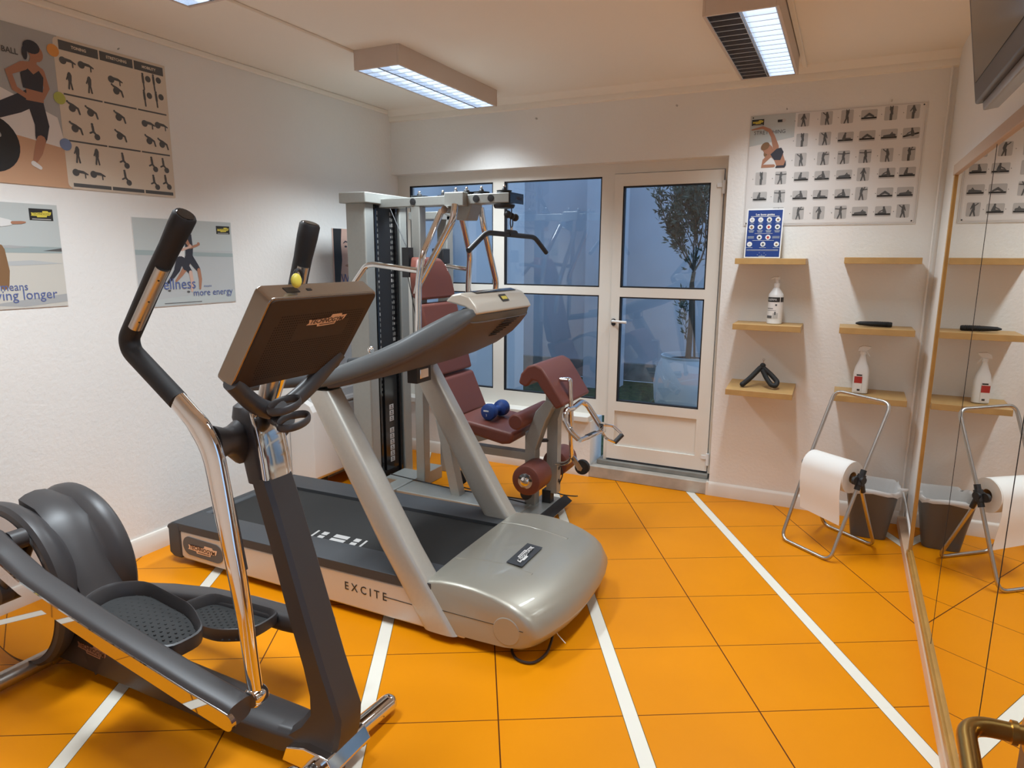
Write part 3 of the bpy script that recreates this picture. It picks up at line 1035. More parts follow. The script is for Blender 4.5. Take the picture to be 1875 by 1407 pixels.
pedal([(-2.115, 1.178, .462), (-2.135, 1.285, .466), (-2.06, 1.365, .456), (-1.83, 1.362, .424), (-1.70, 1.30, .402), (-1.715, 1.178, .400)], .052, fb1)
pedal([(-2.05, 1.612, .297), (-2.08, 1.50, .297), (-2.02, 1.435, .295), (-1.82, 1.432, .300), (-1.70, 1.49, .306), (-1.70, 1.612, .308)][::-1], .045, fb2)

# swing arms
def swing_arm(y, bot, dxz, s):
    X0 = -1.488
    P = [(bot[0], bot[1]), (-1.410, .60), (-1.452, .86), (-1.480, 1.03), (-1.520, 1.095), (-1.600, 1.160)]
    Q = [(-1.600, 1.160), (-1.775, 1.285), (-1.782, 1.32), (-1.640, 1.50), (-1.512, 1.648)]
    if dxz:
        P = dxz[0]
        Q = dxz[1]
    b = MB()
    pth = fillet([V(a, y, c) for a, c in P], [0, .1, .1, .06, .04, 0], 6)
    rs = []
    tot = len(pth)
    for i in range(tot):
        t = i/(tot-1)
        w = .020 + .018*math.sin(min(t*1.6, 1)*PI/2)
        if t > .86:
            w = .038 - .008*(t-.86)/.14
        rs.append((w, .021))
    b.tube(pth, rs, 'chrome', 18, up=(1, 0, 0))
    b.lathe((P[0][0], y, P[0][1]), (0, 1, 0), [(0, -.024), (.024, -.024), (.028, -.018), (.028, .018), (.024, .024), (0, .024)], 'chrome', 24)
    a = plabel(b.build('swing_arm', et), 'chrome swing arm')
    b = MB()
    q = fillet([V(*(lambda w: (w[0], y, w[1]))(w)) for w in Q], [0, .12, .10, 0, 0], 8)
    rr_ = []
    for i in range(len(q)):
        t = i/(len(q)-1)
        rr_.append(.027 if t < .9 else .027)
    b.tube(q, rr_, 'grip', 18)
    # swollen end
    dirv = (q[-1]-q[-2]).normalized()
    b.tube([q[-1]-dirv*.10, q[-1]-dirv*.04, q[-1]-dirv*.004, q[-1]+dirv*.002], [.0272, .030, .030, .026], 'grip', 18)
    g = plabel(b.build('hand_grip', a), 'black foam grip')
    b = MB()
    b.tube([q[-1]+dirv*.001, q[-1]+dirv*.004], [.024, .021], 'gloss', 18)
    b.build('grip_cap', a)
    b = MB()
    p0 = V(Q[2][0], y, Q[2][1])
    p1 = V(Q[4][0], y, Q[4][1])
    dd = (p1-p0).normalized()
    nn = V(dd.z, 0, -dd.x)
    s0, s1 = p0+dd*.055, p0+dd*.265
    b.tube([s0+nn*.013-V(0, .008, 0), s1+nn*.013-V(0, .008, 0)], (.017, .019), 'steel', 14)
    for t in (.15, .5, .85):
        c = s0*(1-t)+s1*t
        b.ball(c+nn*.026+V(0, -.016, 0), .0035, 'black', 8)
    plabel(b.build('hand_sensor', a), 'bare metal hand sensor plate')
swing_arm(1.205, (-1.385, .335), 0, -1)
swing_arm(1.560, (0, 0), ([(-1.500, .285), (-1.560, .57), (-1.620, .87), (-1.648, .985), (-1.640, 1.08), (-1.585, 1.185)], [(-1.585, 1.185), (-1.560, 1.24), (-1.552, 1.27), (-1.480, 1.49), (-1.428, 1.641)]), 1)
# pivot sleeves between arms and mast
for s, ya, xa in ((-1, 1.205, -1.498), (1, 1.560, -1.650)):
    b = MB()
    pts = [V(xa, ya-.012*s, 1.045), V(xa+(-.008 if s < 0 else .02), ya-s*.06, 1.042), V(-1.53, EY+s*.09, 1.03), V(-1.545, EY+s*.045, 1.02)]
    b.tube(pts, [(.055, .036), (.038, .034), (.045, .036), (.070, .040)], 'satin', 20, up=(0, 0, 1))
    b.build('pivot_sleeve', et)
    b = MB()
    b.tube(fillet([V(xa+.012, ya-s*.014, 1.02), V(xa+.042, ya-s*.016, .86), V(xa+.072, ya-s*.014, .70)], .02), (.026, .012), 'satin', 12, up=(1, 0, 0))
    b.build('arm_spine', et)

# ================================================================== TREADMILL
TY0, TY1, TYC = 2.13, 2.97, 2.55
tm = thing('treadmill', 'grey treadmill with silver side panels and champagne motor hood in the middle of the room', 'treadmill', (-1.9, TYC, 0))
b = MB()
b.box((-2.93, TY0+.03, .045), (-1.40, TY1-.03, .175), 'black')
b.build('deck_frame', tm, bevel=0.01)
for s, ya, yb in ((-1, TY0, TY0+.045), (1, TY1-.045, TY1)):
    b = MB()
    b.prism([(-2.905, .048), (-2.88, .036), (-1.25, .036), (-1.25, .200), (-2.905, .182)], 'y', ya, yb, 'alu')
    o = b.build('side_panel', tm, bevel=0.008)
    if s < 0:
        b = MB()
        st_ = [(-2.744+(.092 if math.cos(t) > 0 else -.092)+.048*math.cos(t), .113+.048*math.sin(t)) for t in [2*PI*(k+.5)/40 for k in range(40)]]
        b.loft([[V(x, ya-.001-l, z-.03*(x+2.744)) for x, z in st_] for l in (0, .0025)], 'greyink')
        logo(b, (-2.848, ya-.0037, .088), (1, 0, -.03), (0, 0, 1), .208, .058, 'logoplate', 'logoink')
        b.build('logo_badge', o, smooth=False)
        b = MB()
        b.text('E X C I T E', .052, (-1.742, ya-.0008, .128), (1, 0, -.02), (0, 0, 1), 'ink', bold=.0004, sx=.94)
        b.poly([V(-1.63, ya-.0012, .126), V(-1.50, ya-.0012, .124), V(-1.50, ya-.0012, .1275), V(-1.63, ya-.0012, .1295)], 'ink')
        b.build('lettering', o, smooth=False, flat2d=True)
for s, ya, yb in ((-1, TY0-.004, TY0+.165), (1, TY1-.165, TY1+.004)):
    b = MB()
    b.prism([(-2.955, .182), (-2.955, .212), (-2.94, .222), (-1.405, .243), (-1.405, .205), (-1.42, .200)], 'y', ya, yb, 'anth')
    for k in range(4):
        y = ya+.035+.03*k
        b.box((-2.88, y, .2155), (-1.5, y+.010, .2185), 'anth', Matrix.Translation((0, 0, .0035)) @ Matrix.Rotation(0, 4, 'X'))
    b.build('foot_rail', tm, bevel=0.012)
b = MB()
b.prism([(-2.92, .205), (-2.92, .190), (-1.36, .205), (-1.36, .2265)], 'y', TY0+.168, TY1-.168, 'belt')
for dx, w, ys_ in ((-.175, .012, ((0, .075),)), (-.135, .034, ((0, .032), (.042, .075))), (-.060, .085, ((0, .032), (.042, .075))), (.060, .034, ((0, .032), (.042, .075))), (.118, .012, ((0, .075),))):
    for ya_, yb_ in ys_:
        x0_ = -2.045+dx
        zb = lambda x: .205 + (x+2.92)*.01378 + .0012
        b.poly([V(x0_+.02*0-ya_*.15, 2.315+ya_, zb(x0_)), V(x0_+w-ya_*.15, 2.315+ya_, zb(x0_+w)), V(x0_+w-yb_*.15, 2.315+yb_, zb(x0_+w)), V(x0_-yb_*.15, 2.315+yb_, zb(x0_))], 'cell')
b.build('running_belt', tm, smooth=False)
b = MB()
b.prism([(-2.988, .055), (-2.955, .036), (-2.90, .036), (-2.90, .205), (-2.92, .222), (-2.95, .224), (-2.985, .205), (-2.997, .190), (-2.985, .180)], 'y', TY0-.006, TY1+.006, 'anth')
b.build('rear_cap', tm, bevel=0.010)
# hood
b = MB()
rings = []
def hood_sec(y, shrink=1.0, dx=0.0):
    s = (y-TYC)/.42
    xf = -.860 - .075*abs(s)**2.6 + dx
    def zt(t):
        pr = [(0, .262), (.12, .275), (.28, .280), (.45, .277), (.62, .264), (.76, .243), (.87, .217), (.95, .182), (1.0, .130)]
        for (a, za), (c, zc) in zip(pr, pr[1:]):
            if t <= c:
                return za + (zc-za)*(t-a)/(c-a)
        return pr[-1][1]
    pts = []
    n = 17
    for k in range(n):
        t = k/(n-1)
        z = zt(t) - .012*abs(s)**4
        x = -1.425 + t*(xf+1.425)
        pts.append((x, .06 + (z-.06)*shrink))
    pts += [(xf-.004, .112), (xf-.020, .082), (xf-.055, .062), (xf-.12, .052), (-1.20, .048), (-1.38, .048), (-1.425, .055)]
    return [V(x, y, z) for x, z in pts]
ys = [TY0-.002, TY0+.004, TY0+.016, TY0+.04, TY0+.10, 2.33, 2.44, TYC, 2.66, 2.77, TY1-.10, TY1-.04, TY1-.016, TY1-.004, TY1+.002]
sh = [.94, .975, .992, 1, 1, 1, 1, 1, 1, 1, 1, 1, .992, .975, .94]
dxs = [-.018, -.007, -.002, 0, 0, 0, 0, 0, 0, 0, 0, 0, -.002, -.007, -.018]
b.loft([hood_sec(y, k, q) for y, k, q in zip(ys, sh, dxs)], 'hood')
hd = b.build('motor_hood', tm, angle=50)
for y0, y1, s in ((2.36, 2.33, -1), (2.76, 2.79, 1)):
    b = MB()
    pts = [V(-1.41, y0+s*.02, .2655), V(-1.30, y0+s*.015, .2765), V(-1.18, y0, .2735), V(-1.06, y1-s*.03, .2560)]
    b.tube(fillet(pts, .05), (.0045, .010), 'hood', 10, up=(0, 0, 1))
    b.build('ridge', hd)
b = MB()
LO = V(-1.185, 2.37, .2805)
u = V(0.02, 1, .0)
v = V(-1, .02, .035)
c0 = LO
b.poly([c0 + V(0, 0, .0005), c0+V(.075, 0, -.006+.0005)+V(0, 0, .001), c0+V(.075, .215, -.005), c0+V(0, .215, .0005)], 'anth')
logo(b, V(-1.127, 2.565, .3020), V(0, -1, 0), V(1, 0, -.075), .165, .044, 'postw', 'ink') if False else logo(b, V(-1.165, 2.56, .2820), (0, -1, 0), (1, 0, -.075), .165, .044, 'postw', 'ink')
b.build('logo_badge', hd, smooth=False, flat2d=True)
b = MB()
b.lathe((-1.062, TY0-.0045, .122), (0, 1, 0), [(0, 0), (.055, 0), (.060, .0035), (.060, .012), (0, .012)], 'hood', 40)
b.build('round_cover', hd)
b = MB()
b.box((-1.40, TY0-.0032, .1375), (-.99, TY0+.01, .1395), 'ink')
b.build('seam', hd, smooth=False)
# front feet / rollers under the hood
for y in (TY0+.12, TY1-.12):
    b = MB()
    b.lathe((-1.20, y-.02, .034), (0, 1, 0), [(0, 0), (.034, 0), (.034, .04), (0, .04)], 'rubber', 20)
    b.build('roller', tm)
for y in (TY0+.10, TY1-.10):
    b = MB()
    b.lathe((-2.90, y, 0), (0, 0, 1), [(0, 0), (.028, 0), (.028, .02), (.015, .05), (0, .05)], 'rubber', 16)
    b.build('foot', tm)
# uprights
for s, yc, xo in ((-1, TY0+.035, 0), (1, TY1-.045, 0.0)):
    b = MB()
    prof = [(-1.362, .040, .085), (-1.445, .165, .083), (-1.575, .36, .080), (-1.715, .595, .075), (-1.850, .82, .070), (-1.955, .995, .066)]
    rings = []
    for i, (x, z, hw) in enumerate(prof):
        rings.append(super_ring((x, yc+.002, z), (1, 0, .0), (0, 1, 0), hw, .055, 28, .50))
    # cut parallel to floor at the base, curved front
    b.loft(rings, 'silver')
    b.build('upright', tm)
# console body
b = MB()
st = [(-2.02, 1.010, .445, .060), (-1.90, 1.045, .445, .085), (-1.78, 1.085, .442, .100), (-1.66, 1.130, .432, .105), (-1.54, 1.185, .405, .108), (-1.44, 1.245, .360, .108), (-1.375, 1.288, .312, .100), (-1.318, 1.322, .278, .072), (-1.292, 1.336, .250, .036)]
rings = []
for i, (x, z, hw, th) in enumerate(st):
    a, c = st[max(i-1, 0)], st[min(i+1, len(st)-1)]
    t = V(c[0]-a[0], 0, c[1]-a[1]).normalized()
    nn = V(-t.z, 0, t.x)
    rings.append(super_ring((x, TYC, z), (0, 1, 0), nn, hw, th/2, 40, .42))
b.loft(rings, 'slate')
cb = b.build('console', tm, angle=50)
b = MB()
rings = []
for i, (x, z, hw, th) in enumerate(st[1:-1]):
    a, c = st[i], st[i+2]
    t = V(c[0]-a[0], 0, c[1]-a[1]).normalized()
    nn = V(-t.z, 0, t.x)
    cc = V(x, TYC, z) - nn*(th*.5*.30)
    rings.append(super_ring(cc - nn*(th*.18), (0, 1, 0), nn, hw-.012, th*.225, 40, .42))
b.loft([r for r in rings], 'under')
o = b.build('underside', cb, angle=50)
b = MB()
tt = V(.76, 0, .65).normalized()
un = V(tt.z, 0, -tt.x)
for k in range(9):
    c = V(-1.405, 2.63+.02*0, 1.262) + tt*(-.02+.016*k) + un*(.0535+.0004*k)
    L0 = .035+.006*k if k < 5 else .06
    b.loft([[c+V(0, -L0, 0)-tt*.0025, c+V(0, L0, 0)-tt*.0025, c+V(0, L0, 0)+tt*.0025, c+V(0, -L0, 0)+tt*.0025], [c+V(0, -L0, 0)-tt*.0025+un*.002, c+V(0, L0, 0)-tt*.0025+un*.002, c+V(0, L0, 0)+tt*.0025+un*.002, c+V(0, -L0, 0)+tt*.0025+un*.002]], 'dot')
b.build('vent', cb, smooth=False)
b = MB()
b.prism([(-1.425, 1.372), (-1.395, 1.400), (-1.355, 1.408), (-1.318, 1.395), (-1.288, 1.360), (-1.272, 1.330), (-1.290, 1.322), (-1.335, 1.352), (-1.38, 1.362)], 'y', TYC-.250, TYC+.245, 'capsilver')
tc_ = b.build('top_cap', cb, bevel=0.008)
b = MB()
def on_cap(y, t):            # from ridge (t=0) down the front slope (t=1)
    a, c = V(-1.318, y, 1.3955), V(-1.288, y, 1.3605)
    return a*(1-t)+c*t + V(.0024, 0, .002)
b.poly([on_cap(TYC-.01, .15), on_cap(TYC+.05, .15), on_cap(TYC+.05, .95), on_cap(TYC-.01, .95)], 'ink')
b.poly([on_cap(TYC-.004, .40)+V(.0008, 0, .0008), on_cap(TYC+.044, .40)+V(.0008, 0, .0008), on_cap(TYC+.044, .75)+V(.0008, 0, .0008), on_cap(TYC-.004, .75)+V(.0008, 0, .0008)], 'yellow')
b.build('logo_badge', tc_, smooth=False, flat2d=True)
b = MB()
b.prism([(-1.395, 1.4012), (-1.395, 1.4032), (-1.356, 1.4112), (-1.332, 1.4032), (-1.332, 1.4012), (-1.356, 1.409)], 'y', TYC-.16, TYC+.20, 'gloss')
b.build('dark_window', tc_)
b = MB()
b.prism([(-1.40, 1.315), (-1.37, 1.345), (-1.55, 1.235), (-1.78, 1.125), (-1.80, 1.10), (-1.56, 1.20)], 'y', TYC-.20, TYC+.20, 'gloss')
plabel(b.build('display', cb), 'glossy black display facing the runner')
for s, y in ((-1, 2.165), (1, 2.925)):
    b = MB()
    b.tube(fillet([(-1.93, y, 1.045), (-2.05, y, 1.020), (-2.42, y, .965), (-2.44, y, .962)], .06), (.027, .024), 'anth', 16)
    b.build('handrail', cb)
b = MB()
b.ball((-2.02, TYC+.03, 1.105), .017, 'chrome', 14)
b.tube([(-2.02, TYC+.03, 1.04), (-2.02, TYC+.03, 1.095)], .009, 'chrome', 10)
b.build('control_knob', cb)
b = MB()
b.box((-1.80, 2.56, .965), (-1.745, 2.68, 1.055), 'black')
b.box((-1.748, 2.585, .985), (-1.742, 2.655, 1.03), 'chrome')
b.build('sensor_box', cb, bevel=0.01)
b = MB()
b.tube(fillet([(-1.09, 2.36, .050), (-1.075, 2.30, .012), (-1.075, 2.19, .008), (-1.02, 2.135, .008), (-.955, 2.14, .008), (-.93, 2.22, .008), (-.945, 2.32, .03), (-.965, 2.36, .075)], .05, 8), .0055, 'cable', 8)
b.build('power_cable', tm)
b = MB()
b.tube([(-.960, 2.33, .085), (-.915, 2.30, .055), (-.880, 2.295, .030)], .0018, 'white', 6)
b.build('cable_tie', tm)

# ================================================================== MULTI GYM
gm = thing('multi_gym', 'grey multi gym with oxblood pads and chrome press arms in front of the window', 'gym machine', (-2.2, 3.6, 0))
# tower
for nm, y0, y1 in (('n', 3.440, 3.530), ('f', 3.805, 3.895)):
    b = MB()
    b.box((-2.855, y0, 0.0), (-2.705, y1, 1.875), 'gymgrey')
    b.box((-2.87, y0+.02, 0.0), (-2.845, y1-.02, 1.875), 'greyframe')
    b.build('tower_column', gm, bevel=0.008)
b = MB()
b.box((-2.885, 3.415, 1.870), (-2.680, 3.92, 1.935), 'gymgrey')
b.build('tower_cap', gm, bevel=0.006)
b = MB()
b.box((-2.80, 3.532, 0.03), (-2.735, 3.803, 1.868), 'black')
for k in range(34):
    for y in (3.575, 3.595, 3.735, 3.752):
        z = .62+.036*k
        b.box((-2.7355, y+rnd.uniform(-.003, .003), z), (-2.7325, y+.007, z+.014+rnd.uniform(0, .01)), 'greyframe' if rnd.random() < .7 else 'cell')
b.build('weight_shroud', gm, smooth=False)
b = MB()
b.box((-2.738, 3.60, 0.10), (-2.715, 3.735, 0.95), 'gloss')
for k in range(10):
    z = .15+.041*k
    if k == 6:
        continue
    b.box((-2.7155, 3.645, z), (-2.7135, 3.69, z+.034), 'cell')
    b.box((-2.7145, 3.655, z+.008), (-2.7128, 3.68, z+.012), 'ink')
    b.box((-2.7145, 3.662, z+.018), (-2.7128, 3.672, z+.028), 'ink')
b.build('weight_stack', gm, smooth=False)
for y in (3.545, 3.765):
    b = MB()
    b.box((-2.733, y, .03), (-2.712, y+.022, 1.868), 'gloss')
    b.build('guide_rod', gm, bevel=0.002)
# top beam and pulleys
b = MB()
b.loft([[V(-2.70, 3.575, z0), V(-2.70, 3.690, z0), V(-2.70, 3.690, z1), V(-2.70, 3.575, z1)] for z0, z1 in ((1.848, 1.902),)] + [[V(-1.735, 3.49, 1.848), V(-1.735, 3.60, 1.848), V(-1.735, 3.60, 1.902), V(-1.735, 3.49, 1.902)]], 'gymgrey')
tb = b.build('top_beam', gm, bevel=0.004)
b = MB()
b.loft([[V(-1.735, 3.488, 1.846), V(-1.735, 3.602, 1.846), V(-1.735, 3.602, 1.904), V(-1.735, 3.488, 1.904)], [V(-1.725, 3.487, 1.846), V(-1.725, 3.660, 1.846), V(-1.725, 3.660, 1.904), V(-1.725, 3.487, 1.904)]], 'gloss')
b.text('UNICA', .028, (-1.7245, 3.60, 1.876), (0, 1, 0), (0, 0, 1), 'greyink')
b.build('end_cap', tb, smooth=False)
for x, y in ((-2.42, 3.545), (-1.955, 3.505), (-1.855, 3.498)):
    b = MB()
    b.lathe((x, y+.006, 1.876), (0, -1, 0), [(0, 0), (.020, 0), (.020, .008), (0, .010)], 'black', 20)
    b.build('bolt_cover', tb)
for x, y, r in ((-2.46, 3.68, .055), (-2.30, 3.70, .035), (-2.14, 3.59, .05), (-2.06, 3.58, .065), (-1.96, 3.58, .05), (-1.80, 3.56, .045)):
    b = MB()
    b.lathe((x, y, 1.903), (0, 0, 1), [(0, 0), (r*.3, 0), (r, .004), (r*.9, .010), (r, .017), (r*.3, .020), (r*.25, .030), (.008, .034), (0, .034)], 'black', 24)
    b.ball((x, y, 1.943), .009, 'chrome', 10)
    b.build('pulley', gm)
b = MB()
b.box((-2.15, 3.47, 1.835), (-2.02, 3.70, 1.915), 'gymgrey')
b.prism([(-2.05, 1.90), (-1.98, 1.90), (-2.03, 1.76), (-2.10, 1.76), (-2.20, 1.80), (-2.20, 1.84)], 'y', 3.53, 3.66, 'gymgrey')
b.build('pivot_housing', gm, bevel=0.006)
b = MB()
b.tube([(-2.13, 3.44, 1.815), (-2.13, 3.72, 1.815)], .022, 'chrome', 16)
b.build('pivot_axle', gm)
# rear post behind the seat
b = MB()
b.box((-2.440, 3.55, 0.08), (-2.375, 3.62, 1.85), 'gymgrey')
b.build('seat_post', gm, bevel=0.006)
b = MB()
b.box((-2.55, 4.02, 0.0), (-2.47, 4.10, 1.82), 'greyframe')
b.box((-2.70, 3.90, 1.79), (-2.47, 4.10, 1.84), 'greyframe')
b.build('rear_post', gm, bevel=0.004)
b = MB()
b.box((-2.53, 3.92, 1.50), (-2.44, 4.01, 1.60), 'black')
b.build('cable_guard', gm, bevel=0.006)
b = MB()
b.tube([(-2.435, 3.50, 1.84), (-2.435, 3.50, 1.60)], .004, 'black', 6)
b.tube([(-2.60, 3.56, 1.84), (-2.44, 3.50, 1.60)], .003, 'black', 6)
b.box((-2.46, 3.475, 1.42), (-2.41, 3.525, 1.60), 'black')
b.tube([(-2.435, 3.50, 1.42), (-2.30, 3.44, .98)], .003, 'black', 6)
b.build('cable_block', gm)
# press arms
def chrome_tube(name, pts, r, fil=.05):
    b = MB()
    b.tube(fillet(pts, fil), r, 'chrome', 14)
    return plabel(b.build(name, gm), 'bent chrome tube')
chrome_tube('press_arm', [(-2.16, 3.46, 1.81), (-2.20, 3.31, 1.56), (-2.225, 3.30, 1.40), (-2.235, 3.30, 1.02)], .0195)
chrome_tube('press_arm', [(-2.17, 3.70, 1.80), (-2.215, 3.89, 1.56), (-2.235, 3.90, 1.40), (-2.24, 3.90, 1.02)], .0195)
chrome_tube('press_arm', [(-2.045, 3.42, 1.84), (-2.045, 3.40, 1.755), (-2.235, 3.31, 1.375), (-2.24, 3.30, 1.33)], .0205)
chrome_tube('press_arm', [(-2.035, 3.71, 1.84), (-2.03, 3.74, 1.72), (-2.055, 3.95, 1.385), (-2.065, 3.96, 1.33), (-2.09, 3.96, 1.10)], .0190)
chrome_tube('press_handle', [(-2.225, 3.30, 1.465), (-2.55, 3.30, 1.500), (-2.60, 3.30, 1.49), (-2.70, 3.30, 1.38)], .0175, .04)
chrome_tube('press_handle', [(-2.235, 3.90, 1.465), (-2.40, 3.90, 1.485), (-2.44, 3.90, 1.48)], .0150, .04)
# lat bar
b = MB()
b.lathe((-1.80, 3.56, 1.822), (0, 0, 1), [(0, 0), (.055, 0), (.062, .012), (.062, .020), (0, .025)], 'black', 24)
b.build('lat_pulley', gm)
lb = thing('lat_bar', 'black bent lat pulldown bar hanging from the top beam of the multi gym', 'pulldown bar', (-1.76, 3.575, 1.685))
b = MB()
b.tube(fillet([(-1.76, 3.075, 1.578), (-1.76, 3.270, 1.676), (-1.76, 3.90, 1.668), (-1.76, 4.085, 1.575)], .05), .0145, 'black', 14)
b.tube([(-1.76, 3.53, 1.680), (-1.76, 3.62, 1.679)], .021, 'black', 14)
b.build('bar', lb)
b = MB()
b.tube([(-1.76, 3.575, 1.695), (-1.76, 3.575, 1.715)], .008, 'chrome', 10)
b.tube([(-1.76, 3.575+.016*math.cos(t), 1.742+.030*math.sin(t)) for t in [2*PI*k/20 for k in range(20)]], .0035, 'black', 8, close=True)
b.build('snap_hook', lb)
b = MB()
b.tube([(-1.76, 3.575, 1.765), (-1.76, 3.575, 1.825)], .0035, 'black', 8)
b.ball((-1.76, 3.525, 1.785), .022, 'black', 14)
b.ball((-1.76, 3.575, 1.778), .019, 'black', 14)
b.ball((-1.76, 3.622, 1.772), .022, 'black', 14)
b.build('stop_balls', lb)
# base
b = MB()
b.box((-2.46, 3.345, 0.02), (-1.58, 3.545, 0.085), 'gymgrey')
b.build('base_beam', gm, bevel=0.006)
b = MB()
b.box((-2.56, 3.30, 0.0), (-2.46, 3.90, 0.092), 'gymgrey')
b.build('base_crossbar', gm, bevel=0.006)
b = MB()
b.box((-2.70, 3.55, 0.0), (-2.55, 3.78, 0.07), 'gymgrey')
b.build('base_crossbar', gm, bevel=0.006)
b = MB()
b.box((-1.60, 3.345, 0.0), (-1.475, 3.70, 0.080), 'gymgrey')
b.box((-1.60, 3.34, 0.0), (-1.53, 3.346, 0.075), 'black')
for y in (3.40, 3.62):
    b.lathe((-1.475, y, .045), (1, 0, 0), [(0, 0), (.014, 0), (.014, .003), (0, .003)], 'black', 14)
b.build('base_crossbar', gm, bevel=0.003)
# seat leg, rail and front posts
b = MB()
b.loft([[V(-2.095, 3.42, .07), V(-2.03, 3.42, .07), V(-2.03, 3.49, .07), V(-2.095, 3.49, .07)], [V(-2.215, 3.44, .55), V(-2.15, 3.44, .55), V(-2.15, 3.51, .55), V(-2.215, 3.51, .55)]], 'gymgrey')
b.build('seat_leg', gm, bevel=0.005)
b = MB()
b.box((-2.18, 3.50, .355), (-1.62, 3.56, .405), 'gymgrey')
b.build('seat_rail', gm, bevel=0.005)
b = MB()
b.prism([(-2.12, .44), (-2.08, .50), (-1.82, .50), (-1.80, .48), (-2.02, .40), (-2.10, .39)], 'y', 3.495, 3.565, 'gymgrey')
b.build('seat_bracket', gm, bevel=0.004)
b = MB()
b.box((-1.628, 3.50, .075), (-1.560, 3.57, .53), 'gymgrey')
b.prism([(-1.628, .48), (-1.560, .42), (-1.500, .60), (-1.44, .72), (-1.49, .74), (-1.56, .66)], 'y', 3.497, 3.573, 'gymgrey')
b.build('front_post', gm, bevel=0.005)
b = MB()
b.box((-1.520, 3.58, .145), (-1.452, 3.64, .64), 'gymgrey')
b.prism([(-1.518, .60), (-1.454, .60), (-1.43, .68), (-1.47, .70)], 'y', 3.577, 3.643, 'gymgrey')
for z in (.22, .30):
    b.lathe((-1.452, 3.61, z), (1, 0, 0), [(0, 0), (.012, 0), (.012, .002), (0, .002)], 'black', 12)
b.build('leg_lever', gm, bevel=0.004)
b = MB()
b.tube([(-1.60, 3.535, .47), (-1.50, 3.60, .47)], .012, 'black', 10)
b.build('adjusting_pin', gm)
# rollers
def roller(y0, y1, x, z, r, cap, nm='ankle_roller'):
    b = MB()
    b.lathe((x, y0, z), (0, 1, 0), [(0, 0), (r*.8, 0), (r*.96, .006), (r, .016), (r, y1-y0-.016), (r*.96, y1-y0-.006), (r*.8, y1-y0), (0, y1-y0)], 'vinyl', 36)
    o = b.build(nm, gm)
    if cap:
        b = MB()
        b.lathe((x, y0+.001, z), (0, -1, 0), [(0, 0), (r*.52, 0), (r*.50, .006), (r*.3, .008), (r*.28, .016), (r*.15, .022), (0, .023)], 'chrome', 24)
        b.build('end_cap', o)
    return o
roller(3.30, 3.49, -1.530, .300, .088, True)
roller(3.68, 3.86, -1.510, .300, .083, False)
b = MB()
b.tube([(-1.52, 3.40, .300), (-1.52, 3.75, .300)], .014, 'chrome', 12)
b.build('roller_axle', gm)
# pads
def pad(name, ring0, ring1, bev=.018, lab=None):
    b = MB()
    b.loft([ring0, ring1], 'vinyl')
    o = b.build(name, gm, bevel=bev, seg=4)
    return o
roller(3.36, 3.80, -1.625, .618, .047, False, 'thigh_roller')
# seat: xz profile extruded in y
pad('seat', [V(x, 3.37, z) for x, z in ((-2.04, .60), (-2.02, .525), (-1.72, .470), (-1.66, .480), (-1.645, .545))], [V(x, 3.80, z) for x, z in ((-2.04, .60), (-2.02, .525), (-1.72, .470), (-1.66, .480), (-1.645, .545))], .02)
pad('lower_back_pad', [V(-2.155, y, .815) for y in (3.38, 3.82)] + [V(-2.235, y, .825) for y in (3.80, 3.40)], [V(-2.055, y, .575) for y in (3.37, 3.83)] + [V(-2.135, y, .565) for y in (3.81, 3.39)])
pad('middle_back_pad', [V(-2.27, y, 1.265) for y in (3.39, 3.81)] + [V(-2.34, y, 1.265) for y in (3.79, 3.41)], [V(-2.16, y, .830) for y in (3.38, 3.82)] + [V(-2.235, y, .840) for y in (3.80, 3.40)])
b = MB()
sec = []
for z, x, w in ((1.285, -2.275, .205), (1.33, -2.285, .215), (1.42, -2.30, .200), (1.49, -2.318, .165), (1.535, -2.335, .130)):
    sec.append([V(x, 3.60-w, z), V(x, 3.60+w, z), V(x-.07, 3.60+w-.015, z+.01), V(x-.07, 3.60-w+.015, z+.01)])
b.loft(sec, 'vinyl')
b.build('head_pad', gm, bevel=.018, seg=4)
b = MB()
b.prism([(-1.615, .845), (-1.600, .900), (-1.560, .945), (-1.515, .960), (-1.470, .940), (-1.425, .880), (-1.335, .745), (-1.345, .735), (-1.385, .715), (-1.475, .825), (-1.500, .862), (-1.530, .868), (-1.555, .835), (-1.575, .825)], 'y', 3.375, 3.80, 'vinyl')
b.build('curl_pad', gm, bevel=.012, seg=4)
b = MB()
b.prism([(-1.50, .66), (-1.42, .70), (-1.39, .735), (-1.47, .83), (-1.50, .80)], 'y', 3.503, 3.567, 'gymgrey')
b.build('curl_pad_bracket', gm, bevel=.004)
# curl arm
b = MB()
b.tube(fillet([(-1.405, 3.50, .865), (-1.350, 3.50, .870), (-1.340, 3.50, .70), (-1.335, 3.50, .60)], .015), (.012, .020), 'chrome', 12)
b.build('curl_arm', gm)
b = MB()
b.tube(fillet([(-1.345, 3.50, .67), (-1.345, 3.52, .50), (-1.345, 3.55, .385), (-1.40, 3.57, .345), (-1.485, 3.60, .325)], .06), .0125, 'chrome', 12)
b.build('curl_arm', gm)
b = MB()
b.lathe((-1.285, 3.545, .345), (0, 1, 0), [(0, 0), (.042, 0), (.044, .006), (.044, .024), (.042, .030), (0, .030)], 'rubber', 28)
b.prism([(-1.36, .41), (-1.325, .41), (-1.275, .345), (-1.285, .325), (-1.305, .330)], 'y', 3.535, 3.545, 'chrome')
b.build('stop_wheel', gm)
chrome_tube('curl_handle', [(-1.335, 3.52, .70), (-1.345, 3.43, .705), (-1.345, 3.41, .66), (-1.315, 3.41, .60), (-1.255, 3.41, .552)], .0165, .035)
